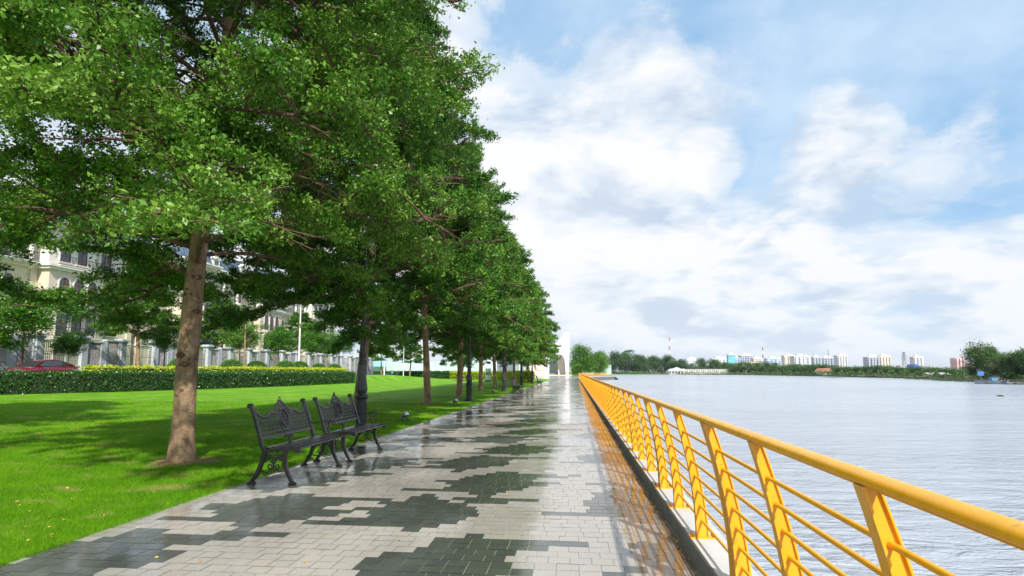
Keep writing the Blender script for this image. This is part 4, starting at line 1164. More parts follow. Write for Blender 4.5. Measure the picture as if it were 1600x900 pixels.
# ------------------------------------------------------------------ estate wall along the street
M['pillar'] = concrete_mat('blue_grey_stone', (0.55, 0.59, 0.62), amt=0.2)
M['cream'] = concrete_mat('cream_render', (0.76, 0.65, 0.52), (0.4,0.33,0.25), 0.25)
M['offwhite'] = concrete_mat('offwhite_render', (0.82, 0.78, 0.71), (0.5,0.46,0.40), 0.2)
def relief_mat():
    m, N, bs, out = new_mat('carved_grey_stone'); t = m.node_tree
    pos = N.n('ShaderNodeNewGeometry').outputs['Position']
    w = N.noise(pos, 1.7, 4, 0.6, 1.6)
    t.links.new(N.ramp(w, [(0.38,(0.24,0.23,0.23)),(0.47,(0.52,0.49,0.48)),(0.53,(0.34,0.30,0.28)),(0.62,(0.62,0.58,0.55))]), bs.inputs['Base Color'])
    bs.inputs['Roughness'].default_value = 0.8
    b = N.n('ShaderNodeBump', ins={'Strength': 1.0, 'Distance': 0.12, 'Height': w}); t.links.new(b.outputs[0], bs.inputs['Normal'])
    return m
M['relief'] = relief_mat()
M['gate_metal'] = simple('pale_grille_metal', (0.40, 0.37, 0.33), 0.5, 0.2)
def build_estate_wall():
    X = -41.9; z0 = 0.85
    root = thing('estate_wall', (X, 30, z0), 0, 'tall grey estate wall with blue grey pillars, carved stone panels and pale grilles', 'wall')
    def pillar(y, h=3.55, w=0.62):
        mb = MB(); mb.box(-w/2,w/2,y-w/2,y+w/2,0,h-0.35); mb.box(-w/2-0.04,w/2+0.04,y-w/2-0.04,y+w/2+0.04,0,0.4)
        mb.box(-w/2-0.08,w/2+0.08,y-w/2-0.08,y+w/2+0.08,h-0.35,h-0.22); mb.box(-w/2-0.2,w/2+0.2,y-w/2-0.2,y+w/2+0.2,h-0.22,h-0.05); mb.box(-w/2-0.1,w/2+0.1,y-w/2-0.1,y+w/2+0.1,h-0.05,h+0.03)
        mb.build('pillar', M['pillar'], root, bevel=0.015)
    def grille(a, b):
        mb = MB(); mb.box(-0.16,0.16,a,b,0,1.0); mb.box(-0.22,0.22,a,b,1.0,1.1); mb.build('plinth', M['cream'], root)
        mb = MB(); 
        for z in (1.25, 1.95, 3.0): mb.box(-0.025,0.025,a,b,z,z+0.05)
        n = int((b-a)/0.17)
        for i in range(n+1):
            y = a+(b-a)*i/n; mb.box(-0.015,0.015,y-0.018,y+0.018,1.1,3.08)
            if i < n:
                c = y+(b-a)/n/2
                for zc in (1.62, 2.1): mb.tube([(0, c+0.075*math.cos(q*math.pi/4), zc+0.11*math.sin(q*math.pi/4)) for q in range(9)], 0.013, 4, caps=False)
        mb.build('grille', M['gate_metal'], root)
    def stone(a, b, h=3.1, tall=False):
        mb = MB(); mb.box(-0.13,0.13,a,b,0,h); mb.build('stone_panel', M['relief'], root)
        mb = MB(); mb.box(-0.20,0.20,a,b,0,0.55); mb.box(-0.22,0.22,a,b,h,h+0.14)
        fr = 0.18; mb.box(0.12,0.19,a,a+fr,0.55,h); mb.box(0.12,0.19,b-fr,b,0.55,h)
        mb.build('panel_frame', M['pillar'], root)
    y = -14.5; i = 0
    while y < 82:
        pillar(y); 
        grille(y+0.31, y+3.9) if i % 4 != 3 else grille(y+0.31, y+3.9)
        pillar(y+4.2, 3.62); stone(y+4.5, y+6.2); 
        mb = MB(); mb.box(-0.18,0.18,y+6.2,y+6.55,0,3.3); mb.build('pilaster', M['pillar'], root)
        stone(y+6.55, y+8.2, 3.3)
        y += 8.5; i += 1
build_estate_wall()

# ------------------------------------------------------------------ villas
M['slate'] = None
def slate_mat():
    m, N, bs, out = new_mat('blue_slate'); t = m.node_tree
    uv = N.n('ShaderNodeTexCoord').outputs['Object']
    sp = N.n('ShaderNodeSeparateXYZ', ins={0: uv}).outputs
    v = N.n('ShaderNodeCombineXYZ', ins={0: N.math('ADD', sp[0], sp[1]), 1: sp[2]}).outputs[0]
    br = N.n('ShaderNodeTexBrick', ins={'Vector': v, 'Color1': (0.07,0.10,0.16,1), 'Color2': (0.12,0.16,0.23,1), 'Mortar': (0.03,0.04,0.06,1), 'Scale': 1.0, 'Mortar Size': 0.02})
    br.inputs['Brick Width'].default_value = 0.35; br.inputs['Row Height'].default_value = 0.22
    t.links.new(br.outputs[0], bs.inputs['Base Color']); bs.inputs['Roughness'].default_value = 0.45
    return m
M['slate'] = slate_mat()
M['frame_red'] = simple('brown_red_window_frame', (0.16, 0.035, 0.025), 0.5)
M['room_glass'] = simple('window_pane', (0.05,0.06,0.07), 0.1, 0, 0.4, 1.0, spec=0.8)
M['balcony_iron'] = simple('balcony_iron', (0.05,0.05,0.055), 0.5, 0.3)
def window(root, y, z, w, h, x=0.0, arch=False, wallm='offwhite'):
    """window in a wall facing +x at local x; recessed behind a proud surround"""
    mb = MB(); fr = 0.10
    mb.box(x+0.003,x+0.09,y-w/2-fr,y-w/2,z,z+h); mb.box(x+0.003,x+0.09,y+w/2,y+w/2+fr,z,z+h); mb.box(x+0.003,x+0.16,y-w/2-fr-0.1,y+w/2+fr+0.1,z-0.16,z)
    if not arch: mb.box(x+0.003,x+0.14,y-w/2-fr-0.05,y+w/2+fr+0.05,z+h,z+h+0.16)
    else:
        n = 10; r0, r1 = w/2, w/2+fr
        for i in range(n):
            a, b = math.pi*i/n, math.pi*(i+1)/n; q = []
            for xx in (x+0.003, x+0.09):
                q += [(xx, y+r0*math.cos(a), z+h+r0*math.sin(a)), (xx, y+r1*math.cos(a), z+h+r1*math.sin(a)), (xx, y+r1*math.cos(b), z+h+r1*math.sin(b)), (xx, y+r0*math.cos(b), z+h+r0*math.sin(b))]
            mb.add(q, [(0,3,2,1),(4,5,6,7),(0,1,5,4),(1,2,6,5),(2,3,7,6),(3,0,4,7)])
    win = mb.build('window', M[wallm], root)
    mb = MB(); 
    pts = [(y-w/2,z),(y+w/2,z),(y+w/2,z+h)] + ([(y+w/2*math.cos(math.pi*i/10), z+h+w/2*math.sin(math.pi*i/10)) for i in range(1,10)] if arch else []) + [(y-w/2,z+h)]
    mb.prism(pts, lambda p: (x+0.006,p[0],p[1]), lambda p: (x+0.02,p[0],p[1])); mb.build('pane', M['room_glass'], win)
    mb = MB(); t = 0.055; zz = z+h+(w/2*0.9 if arch else 0)
    for a, b, c, d in ((y-w/2,y-w/2+t,z,z+h),(y+w/2-t,y+w/2,z,z+h),(y-t/2,y+t/2,z,zz),(y-w/2,y+w/2,z,z+t),(y-w/2,y+w/2,z+h-t,z+h),(y-w/2,y+w/2,z+h*0.62,z+h*0.62+t)):
        mb.box(x+0.022,x+0.06,a,b,c,d)
    mb.build('sash', M['frame_red'], win)
def balcony(root, y0, y1, z, x0, depth):
    mb = MB(); mb.box(x0+0.003,x0+depth,y0,y1,z-0.22,z); mb.box(x0+0.003,x0+depth+0.08,y0-0.08,y1+0.08,z-0.06,z+0.02)
    for y in (y0+0.3, y1-0.3): mb.prism([(0,-0.22),(depth*0.8,-0.22),(0,-0.8)], lambda p: (x0+0.003+p[0], y-0.12, z+p[1]), lambda p: (x0+0.003+p[0], y+0.12, z+p[1]))
    b = mb.build('balcony', M['offwhite'], root)
    mb = MB(); xx = x0+depth-0.06
    mb.box(xx-0.025,xx+0.025,y0,y1,z+0.95,z+1.0); mb.box(xx-0.02,xx+0.02,y0,y1,z+0.08,z+0.11)
    n = int((y1-y0)/0.16)
    for i in range(n+1):
        y = y0+(y1-y0)*i/n; mb.box(xx-0.012,xx+0.012,y-0.012,y+0.012,z,z+0.97)
        if i % 3 == 0: mb.tube([(xx, y+0.13*math.cos(q*math.pi/4), z+0.55+0.17*math.sin(q*math.pi/4)) for q in range(9)], 0.013, 4, caps=False)
    for y in (y0+0.02, y1-0.02): mb.box(x0+0.02,xx,y-0.012,y+0.012,z+0.95,z+1.0); mb.box(x0+0.02,xx,y-0.012,y+0.012,z+0.4,z+0.43)
    mb.build('balustrade', M['balcony_iron'], b)
def make_villa():
    """facade towards +x at x=0, 18 m long in y, four storeys"""
    root = thing('villa'); W = 18.0
    mb = MB(); mb.box(-11,0,0,W,0,11.0); mb.box(0.003,1.4,5.6,12.4,0,11.0)
    mb.box(-11.1,0.12,-0.12,W+0.12,0,0.8)
    for y in (0.35, 5.2, 12.8, W-0.35): mb.box(0.003,0.18,y-0.35,y+0.35,0.8,10.5)
    mb.build('lower_wall', M['cream'], root)
    mb = MB(); mb.box(-10.2,-1.2,0.4,W-0.4,11.0,15.0); mb.box(-1.2,0.6,6.2,11.8,11.0,15.0); 
    for y in (1.2, 5.0, 13.0, 16.8): mb.lathe([(0.26,11.0),(0.26,11.2),(0.19,11.3),(0.17,14.5),(0.26,14.7),(0.28,15.0)], 12, (-0.1, y, 0))
    mb.build('upper_wall', M['offwhite'], root)
    mb = MB()
    for z, o, h in ((10.5,0.35,0.25),(10.75,0.55,0.22),(15.0,0.5,0.22),(15.22,0.75,0.22),(6.9,0.14,0.25),(3.6,0.14,0.25)):
        mb.box(-11.0-o,o,-o,W+o,z+0.002,z+h); mb.box(0.0,1.4+o*0.9,5.6-o*0.9,12.4+o*0.9,z+0.005,z+h-0.004)
    mb.build('cornice', M['offwhite'], root)
    mb = MB()
    def hip(x0,x1,y0,y1,z0,z1,i): 
        vs = [(x0,y0,z0),(x1,y0,z0),(x1,y1,z0),(x0,y1,z0),(x0+i,y0+i,z1),(x1-i,y0+i,z1),(x1-i,y1-i,z1),(x0+i,y1-i,z1)]
        mb.add(vs, [(4,5,6,7),(0,1,5,4),(1,2,6,5),(2,3,7,6),(3,0,4,7),(0,3,2,1)])
    hip(-10.6,0.0,0.2,5.9,15.45,18.2,1.3); hip(-10.6,0.0,12.1,W-0.2,15.45,18.2,1.3); hip(-10.4,1.2,6.0,12.0,15.46,17.4,1.8)
    roof = mb.build('roof', M['slate'], root)
    for y in (3.0, 15.0):
        mb = MB(); mb.box(-1.6,-0.3,y-0.8,y+0.8,15.45,17.0); mb.prism([(y-1.0,17.0),(y+1.0,17.0),(y,17.7)], lambda p: (-1.7,p[0],p[1]), lambda p: (-0.15,p[0],p[1]))
        mb.box(-0.31,-0.27,y-0.45,y+0.45,15.7,16.8,1)
        mb.build('dormer', [M['offwhite'], M['room_glass']], roof)
    mb = MB(); mb.box(-6,-5,4.0,5.0,17,19.3); mb.box(-6.1,-4.9,3.9,5.1,19.3,19.5); mb.build('chimney', M['offwhite'], roof)
    for y in (2.8, 15.2):
        window(root, y, 1.3, 1.5, 1.7, wallm='cream'); window(root, y, 4.5, 1.5, 1.5, wallm='cream'); window(root, y, 7.9, 1.0, 1.2, arch=True, wallm='cream')
    for y in (7.3, 10.7): window(root, y, 0.9, 1.3, 2.2, 1.4); window(root, y, 4.0, 1.3, 2.2, 1.4); window(root, y, 7.4, 1.2, 1.9, 1.4, arch=True)
    window(root, 9.0, 4.0, 1.2, 2.2, 1.4); window(root, 9.0, 7.4, 1.2, 1.9, 1.4, arch=True)
    for y in (8.0, 10.0): window(root, y, 11.6, 1.2, 2.3, 0.6)
    for y in (3.0, 15.0): window(root, y, 11.4, 1.8, 2.4, -1.2)
    balcony(root, 6.2, 11.8, 7.15, 1.4, 1.0); balcony(root, 6.2, 11.8, 3.9, 1.4, 1.0); balcony(root, 0.8, 5.0, 11.0, -0.1, 0.9); balcony(root, 13.0, 17.2, 11.0, -0.1, 0.9)
    balcony(root, 6.3, 11.7, 11.02, 1.4, 0.45)
    return root
GV = 'cream villas behind the estate wall'
v0 = make_villa(); v0.location = (-52, 44.6, 0.9); tag(v0, 'cream villa with blue slate roof directly behind the red car', 'villa', GV)
for y, lab in ((25.5, 'cream villa at the far left edge of the view'), (63.7, 'cream villa with arched windows showing right of the nearest big trunk'), (82.8, 'cream villa behind the white street light pole'), (101.9, 'farthest cream villa, seen left of the nearest lamp post')):
    place_copy(v0, (-52, y, 0.9), 0, (1,1,1), lab, 'villa', GV)

# ------------------------------------------------------------------ street lights
def make_streetlight(h):
    root = thing('street_light'); mb = MB(); mb.lathe([(0.22,0),(0.22,0.5),(0.13,0.6),(0.12,3),(0.07,h)], 12); mb.build('pole', M['white'], root)
    mb = MB(); mb.tube([(0,0,h-0.05),(0.5,0,h+0.2),(1.4,0,h+0.3)], 0.05, 8); mb.build('arm', M['white'], root)
    mb = MB(); mb.bar((1.3,0,h+0.3),(2.0,0,h+0.33),0.28,0.10); mb.build('lamp_head', M['grey_metal'], root, bevel=0.03)
    return root
sl = make_streetlight(9.5); sl.location = (-35.2, 71.0, 0.85); tag(sl, 'white street light pole before the villas, left of the nearest black lamp post', 'street light', 'street lights')
place_copy(sl, (-43.0, 128, 0.3), 0, (1,1,0.9), 'pale street light pole before the light blue billboard', 'street light', 'street lights')
place_copy(sl, (-32.5, 108, 0.3), 2.4, (0.6,0.6,0.75), 'thin dark street pole between the two young trees by the hoarding', 'street light', 'street lights')
# ------------------------------------------------------------------ hoarding, billboards, pavilion
M['hoard'] = simple('pale_teal_hoarding', (0.46,0.58,0.55), 0.5, 0, 0.08, 0.2)
def build_hoarding(name, pts, z0, h, label, mat='hoard', step=3.0):
    root = thing(name, (0,0,0), 0, label, 'hoarding')
    mb = MB(); pb = MB()
    for (a, b) in zip(pts, pts[1:]):
        l = math.hypot(b[0]-a[0], b[1]-a[1]); n = max(1, int(l/step)); d = ((b[0]-a[0])/l, (b[1]-a[1])/l)
        for i in range(n):
            p = (a[0]+d[0]*l*i/n+d[0]*0.04, a[1]+d[1]*l*i/n+d[1]*0.04); q = (a[0]+d[0]*l*(i+1)/n-d[0]*0.04, a[1]+d[1]*l*(i+1)/n-d[1]*0.04)
            mb.bar((p[0],p[1],z0+h/2),(q[0],q[1],z0+h/2),0.06,h)
            pb.box(p[0]-0.06,p[0]+0.06,p[1]+0.05,p[1]+0.17,z0,z0+h+0.15)
    mb.build('panels', M[mat], root); pb.build('posts', M['grey_metal'], root)
    return root
build_hoarding('site_hoarding', [(-60,150),(-34,154),(-22,158)], 0, 4.3, 'long pale teal hoarding beyond the far lawn hedge')
build_hoarding('site_hoarding', [(0.5,300),(19,300)], 0, 5.0, 'short pale hoarding seen beyond the far bend of the yellow railing')
def billboard(x, y, w, h, zc, cols, label, kind='billboard'):
    root = thing(kind, (x,y,0), 0.15, label, 'billboard')
    mb = MB(); mb.box(-w/2,w/2,0.0,0.12,zc-h/2,zc+h/2); mb.build('panel', cols[0], root)
    mb = MB(); 
    for s_ in (-0.35, 0.35): mb.box(s_*w-0.12,s_*w+0.12,0.13,0.35,0,zc+h/2)
    mb.build('posts', M['grey_metal'], root)
    return root
def plain(name, c, r=0.5): return simple(name, c, r, 0, 0.04, 0.3)
M['sky_blue'] = plain('light_blue_board', (0.30,0.55,0.72)); M['cream_b'] = plain('cream_board', (0.80,0.76,0.60)); M['teal'] = plain('teal_print', (0.05,0.38,0.42)); M['green_b'] = plain('green_sign', (0.10,0.36,0.20))
bb = billboard(-52.0, 148, 5.6, 4.2, 4.9, [M['sky_blue']], 'light blue billboard with white disc left of the far street light')
mb = MB(); mb.tube([(0.3,-0.04,5.3),(0.3,0.0,5.3)], 0.95, 28); mb.build('white_disc', M['white'], bb)
bb = billboard(-43.2, 157, 3.9*1.15, 3.2, 5.5, [M['cream_b']], 'cream billboard with teal band above the hoarding, left of the third trunk')
mb = MB(); pts = [(-2.2,3.95),(2.2,3.95),(2.2,5.6),(1.2,5.1),(0.4,5.5),(-0.6,4.8),(-2.2,4.6)]; mb.prism(pts, lambda p: (p[0],-0.03,p[1]), lambda p: (p[0],-0.002,p[1])); mb.build('teal_band', M['teal'], bb)
mb = MB(); pts = [(-2.0,6.2),(-0.6,6.6),(1.4,6.2),(2.1,6.6),(2.1,6.95),(-2.0,6.95)]; mb.prism(pts, lambda p: (p[0],-0.03,p[1]), lambda p: (p[0],-0.002,p[1])); mb.build('upper_band', plain('pale_print', (0.70,0.72,0.70)), bb)
bb = billboard(-39.8, 153, 1.5, 2.6, 4.9, [M['green_b']], 'narrow green sign just left of the third trunk', 'green_sign')
for z in (4.2, 4.9, 5.5):
    mb = MB(); mb.box(-0.55,0.55,-0.02,-0.003,z,z+0.22); mb.build('white_stripe', M['white'], bb)

# parked scooter with rider by the far hedge
def build_scooter():
    root = thing('scooter', (-41.0, 127.5, 0.0), 1.9, 'dark scooter ridden along the far lawn hedge', 'scooter')
    for x in (-0.62, 0.62):
        mb = MB(); mb.tube([(x+0.20*math.cos(a*math.pi/8), 0, 0.26+0.20*math.sin(a*math.pi/8)) for a in range(17)], 0.06, 8, caps=False); w = mb.build('wheel', M['tyre'], root)
        mb = MB(); mb.tube([(x,-0.05,0.26),(x,0.05,0.26)], 0.13, 12); mb.build('rim', M['chrome'], w)
    mb = MB(); mb.prism([(-0.75,0.45),(-0.85,0.72),(-0.2,0.70),(0.05,0.36),(0.35,0.34),(0.48,0.95),(0.58,0.95),(0.62,0.5),(0.50,0.22),(-0.35,0.22)], lambda p: (p[0],-0.15,p[1]), lambda p: (p[0],0.15,p[1])); mb.build('body', plain('scooter_blue', (0.03,0.08,0.25), 0.3), root, bevel=0.03)
    mb = MB(); mb.box(-0.85,-0.15,-0.14,0.14,0.73,0.82); mb.build('seat', M['tyre'], root, bevel=0.03)
    mb = MB(); mb.tube([(0.50,-0.34,1.05),(0.52,0,1.0),(0.50,0.34,1.05)], 0.02, 6); mb.tube([(0.62,0,0.26),(0.52,0,1.0)], 0.025, 6); mb.build('handlebar', M['lamp'], root)
    mb = MB(); mb.lathe([(0.02,0),(0.09,0.03),(0.09,0.1),(0.02,0.13)], 10, (0.60,0,0.82)); mb.build('headlight', M['glass_white'], root)
    # rider: one continuous skinned body
    J = {'pelvis':(-0.40,0,0.90),'chest':(-0.30,0,1.28),'neck':(-0.26,0,1.45),'head':(-0.22,0,1.60),'crown':(-0.22,0,1.70),
         'sl':(-0.29,0.19,1.38),'el':(-0.05,0.30,1.15),'wl':(0.30,0.32,1.09),'hl':(0.44,0.33,1.08),'sr':(-0.29,-0.19,1.38),'er':(-0.05,-0.30,1.15),'wr':(0.30,-0.32,1.09),'hr':(0.44,-0.33,1.08),
         'kl':(0.05,0.17,0.80),'al':(0.10,0.15,0.42),'fl':(0.28,0.15,0.38),'kr':(0.05,-0.17,0.80),'ar':(0.10,-0.15,0.42),'fr':(0.28,-0.15,0.38)}
    rad = {'pelvis':0.16,'chest':0.17,'neck':0.06,'head':0.10,'crown':0.075,'sl':0.075,'sr':0.075,'el':0.05,'er':0.05,'wl':0.035,'wr':0.035,'hl':0.04,'hr':0.04,'kl':0.075,'kr':0.075,'al':0.045,'ar':0.045,'fl':0.04,'fr':0.04}
    E = [('pelvis','chest'),('chest','neck'),('neck','head'),('head','crown'),('chest','sl'),('sl','el'),('el','wl'),('wl','hl'),('chest','sr'),('sr','er'),('er','wr'),('wr','hr'),('pelvis','kl'),('kl','al'),('al','fl'),('pelvis','kr'),('kr','ar'),('ar','fr')]
    ks = list(J); me = bpy.data.meshes.new('person'); me.from_pydata([J[k] for k in ks], [(ks.index(a), ks.index(b)) for a, b in E], []); me.update()
    p = bpy.data.objects.new('person', me); COL.objects.link(p); p.location = (-41.0,127.5,0.0); p.rotation_euler = (0,0,1.9)
    sk = p.modifiers.new('skin', 'SKIN'); sv = me.skin_vertices[0].data
    for i, k in enumerate(ks): sv[i].radius = (rad[k], rad[k]); sv[i].use_root = (k == 'pelvis')
    p.modifiers.new('sub', 'SUBSURF').levels = 1; me.materials.append(plain('rider_clothes', (0.10,0.30,0.55), 0.8))
    tag(p, 'person in a blue jacket sitting on the scooter by the far hedge', 'person')
    mb = MB(); mb.lathe([(0.11,0),(0.135,0.06),(0.125,0.14),(0.07,0.20),(0.01,0.215)], 14, (-0.22,0,1.56)); mb.build('helmet', plain('helmet_dark', (0.03,0.03,0.05), 0.3), p)
build_scooter()

# white shell pavilion at the end of the promenade
M['shell'] = simple('white_shell', (0.80,0.79,0.77), 0.45, 0, 0.04, 0.2)
M['peach'] = simple('peach_pier', (0.74,0.60,0.47), 0.5, 0, 0.08, 0.3)
M['pav_glass'] = simple('pale_green_glass', (0.30,0.36,0.33), 0.15, 0, 0.12, 0.3, spec=0.7)
M['pav_dark'] = simple('slate_blue_panel', (0.16,0.20,0.23), 0.4, 0, 0.12, 0.4)
def build_pavilion():
    Y = 205.0; k = Y/900*1.0
    def XZ(px, py): return ((px-897)*k, 1.4+(581-py)*k)
    root = thing('pavilion', ((860-897)*k, Y, 0), 0, 'white shell shaped pavilion with slanting piers where the promenade ends', 'pavilion'); ox = root.location.x
    def slab(name, pts, y0, y1, mat, smoothpts=True, taper=0.0):
        mb = MB(); q = [XZ(*p) for p in pts]; mb.prism(q, lambda p: (p[0]-ox, y0+taper*(p[1]), max(p[1], 0)), lambda p: (p[0]-ox, y1, max(p[1], 0))); return mb.build(name, mat, root)
    # right wall with its tall arch cut out: left leg, lintel, right leg as one outline
    slab('shell_wall', [(858,587.5),(857.5,570),(858.5,560),(862,555),(868,553.5),(877,554),(882,557),(883,565),(884,575),(884.5,587.5),(888,587.5),(890,545),(891,520),(884,520),(874,532),(862,545),(848,553),(842,557),(847,566),(852,587.5)], 0, 3.0, M['shell'])
    slab('arch_reveal', [(872,587.5),(871,566),(870,556),(877,556),(882,560),(884,587.5)], 5.0, 6.0, M['cream'])
    slab('arch_glass', [(858,587.5),(858,556),(872,554),(873,587.5)], 7.0, 7.3, M['pav_glass'])
    slab('leaning_pier', [(842,587.5),(838,570),(833,556),(840,556),(848,568),(852,580),(853,587.5)], -1.2, 1.5, M['peach'])
    slab('pier', [(830,587.5),(826,562),(830,555),(836,560),(841,587.5)], 0.2, 1.8, M['cream'])
    slab('fin', [(853,556),(862,543),(874,530),(886,518),(888,521),(885,535),(880,556)], 8, 9.5, M['shell'])
    slab('side_glass', [(803,587.5),(803,552),(830,554),(832,587.5)], 3.0, 3.3, M['pav_glass'])
    for px in (803, 811, 819, 827): slab('mullion', [(px-0.5,587.5),(px-0.5,552),(px+0.5,552),(px+0.5,587.5)], 2.7, 3.0, M['shell'])
    slab('side_wall', [(776,587.5),(774,548),(803,550),(803,587.5)], 3.1, 4.0, M['pav_dark'])
    slab('roof_shell', [(762,548),(775,532),(800,526),(830,532),(850,545),(848,554),(820,549),(790,547)], -2.0, 14.0, M['shell'])
    slab('white_wall', [(762,587.5),(760,546),(775,547),(776,587.5)], 1.0, 3.0, M['shell'])
    slab('plinth', [(830,587.3),(830,585.6),(893,585.6),(893,587.3)], -3.0, 0.0, M['cream'])
    mb = MB(); q = XZ(843, 586); mb.box(q[0]-ox-1.1,q[0]-ox+1.1,-8,-6,0,2.0); mb.box(q[0]-ox-1.3,q[0]-ox+1.3,-8.2,-5.8,2.0,2.2); mb.build('ticket_block', M['peach'], root)
build_pavilion()

# ------------------------------------------------------------------ far trees and wood
def blob_tree(name, seed, H, Rx, n, leaf, mat, trunk=0.3, flat=1.0, base=0.12, clumps=42):
    g = np.random.default_rng(seed); root = thing(name)
    mb = MB(); mb.tube([(0,0,-0.5),(0.05*H*0.1,0,H*0.3),(0,0,H*0.8)], [trunk, trunk*0.7, trunk*0.2], 7)
    for k in range(6):
        a = k*2.1; mb.tube([(0,0,H*0.25+k*H*0.07),(math.cos(a)*Rx*0.6, math.sin(a)*Rx*0.6, H*0.45+k*H*0.07)], [trunk*0.4, trunk*0.1], 5)
    mb.build('trunk', M['bark_dark'], root); cl = []
    for k in range(clumps):
        z = g.uniform(base, 1.0); rr = math.sqrt(max(0.02, 1-((z-0.52)/0.55)**2))*Rx*g.uniform(0.35, 1.0); a = g.uniform(0, 6.28)
        c = np.array([rr*math.cos(a), rr*math.sin(a), z*H*0.93]); q = g.normal(0,1,(n//clumps,3))*np.array([0.20*Rx,0.20*Rx,0.075*H*flat]); cl.append(c+q)
    P = np.concatenate(cl); P[:,2] = np.maximum(P[:,2], 0.1); v, f = leaf_arrays(P, leaf, 0.9, g, 0.8)
    tint = np.clip(np.concatenate([np.full(len(c), g.random()) for c in cl])*0.5+g.random(len(P))*0.5, 0, 1)
    np_object('crown', v, f, M[mat], root, attrs={'tint': tint})
    return root
def palm(name, seed, H):
    g = np.random.default_rng(seed); root = thing(name); mb = MB(); mb.tube([(0,0,-0.5),(0.2,0,H*0.5),(0.1,0.1,H)], [0.22,0.16,0.13], 7); mb.build('trunk', M['bark_dark'], root)
    P = []
    for k in range(18):
        a = k*2.4; e = g.uniform(-0.2, 0.9); L = 3.3
        for i in range(34):
            s = i/33; P.append([0.1+math.cos(a)*L*s, 0.1+math.sin(a)*L*s, H+L*(math.sin(e)*s-0.75*s*s)])
    P = np.array(P)+g.normal(0,0.10,(len(P),3)); v, f = leaf_arrays(P, 0.7, 0.2, g, 0.3); np_object('fronds', v, f, M['leaf_far'], root, attrs={'tint': g.random(len(P))})
    return root
PV = [blob_tree('bank_tree', 51, 20, 8.5, 5200, 0.85, 'leaf_far'), blob_tree('bank_tree', 52, 16, 9.5, 4800, 0.85, 'leaf_far', flat=0.9), blob_tree('bank_tree', 53, 9, 6.0, 4200, 0.50, 'leaf_far')]
used = [False]*3
GF = ['tall trees on the wooded bank past the railing bend', 'broad trees on the far bank behind the water', 'low trees along the far river bank']
def put(k, x, y, s, lab, grp, z=-0.4, sz=None):
    s3 = (s, s, sz or s)
    if not used[k]:
        o = PV[k]; used[k] = True; o.location = (x,y,z); o.scale = s3; return tag(o, lab, 'tree', grp)
    return place_copy(PV[k], (x,y,z), random.uniform(0,6), s3, lab, 'tree', grp)
def pos_at(b, Y):                      # easting of a point on the given bearing at northing Y
    u = (b-800)/900; a = R(6.1213); return Y*(u*math.cos(a)-math.sin(a))/(u*math.sin(a)+math.cos(a))
random.seed(77)
# left: tree beyond the pavilion and behind the bend
bt = blob_tree('plaza_tree', 61, 13.5, 5.4, 16000, 0.42, 'leaf', 0.3, clumps=70)
bt.location = (3.2, 262, 0); tag(bt, 'bright green leafy tree right of the white pavilion', 'tree', 'trees beside the pavilion')
place_copy(bt, (11.0, 285, 0), 2, (0.95,0.95,0.80), 'second green tree right of the pavilion, above the pale hoarding', 'tree', 'trees beside the pavilion')
place_copy(bt, (1.5, 238, 0), 4, (0.42,0.42,0.34), 'low bright shrub at the right foot of the pavilion', 'shrub')
for px, Y, k, s in ((938,600,0,1.05),(950,640,1,1.2),(962,620,0,1.15),(975,640,0,1.12),(985,628,1,1.3),(998,612,0,0.98),(1010,640,1,1.2),(1021,600,0,0.92),(1033,610,1,1.1),(1044,600,0,0.90),(1056,590,1,0.95),(1066,596,0,0.70),(1078,600,1,0.66),
                    (1094,585,0,0.75),(1104,580,1,0.85),(1117,575,0,0.68),(1128,565,1,0.75)):
    x = pos_at(px, Y); put(k, x, Y, s*random.uniform(0.93,1.05), *((('dark tree of the wood at its left end, by the pale hoarding','trees at the left end of the wood') if px < 965 else ('tall dark tree in the middle of the wood, left of the red and white mast','trees in the middle of the wood') if px < 1030 else ('dark tree of the wood around the foot of the red and white mast','trees by the tall mast') if px < 1080 else ('dark green tree behind the white waterside balustrade', 'trees behind the white balustrade'))))
for px in range(1136, 1512, 9):
    Y = float(np.interp(px, [1136,1180,1240,1330,1420,1512],[545,478,380,306,262,225])) + random.uniform(2, 14)
    x = pos_at(px+random.uniform(-3,3), Y); h = float(np.interp(px, [1136,1180,1240,1330,1420,1512],[11.5,10.2,7.4,5.2,4.7,3.8]))*random.uniform(0.75,1.12)
    k = 1 if h > 8.5 else 2; s = h/(16 if k == 1 else 9)*0.92; sw = s*(1.5 if k == 2 else 1.1)
    wh = [l for a, l in ((1157,'the teal wrapped tower'),(1190,'the grey ribbed block'),(1240,'the long pale blue hall'),(1268,'the wide white building'),(1303,'the twin grey towers'),(1340,'the single pale tower'),(1395,'the tall grey and cream pair of towers'),(1445,'the power pylon'),(1600,'the pink apartment tower')) if px < a][0]
    put(k, x, Y, sw, 'leafy tree on the far river bank below '+wh, 'far bank trees below '+wh, sz=s)
def bushes(name, line, w, h, n, leaf, lab, mat='leaf_far', z=-0.9, hm=1.0):
    g = np.random.default_rng(len(lab)); P = []
    for (a, b) in zip(line, line[1:]):
        l = math.hypot(b[0]-a[0], b[1]-a[1]); m = int(n*l/40); t = g.random(m); o = g.normal(0, w/2, m)
        hh = h*(0.55+0.45*np.sin(t*l*0.31+a[0])**2)*g.random(m)
        P.append(np.stack([a[0]+(b[0]-a[0])*t+o*0.5, a[1]+(b[1]-a[1])*t+o, z+hh], 1))
    P = np.concatenate(P); v, f = leaf_arrays(P, leaf, 0.6, g, 0.8)
    tag(np_object(name, v, f, M[mat], attrs={'tint': g.random(len(P))}), lab, 'bushes', kind='stuff')
bushes('bank_bushes', [(38,628),(96,562),(131,450),(132,351),(128,290),(123,233),(121,208)], 3.0, 3.2, 900, 0.5, 'dense dark undergrowth along the far waterline')
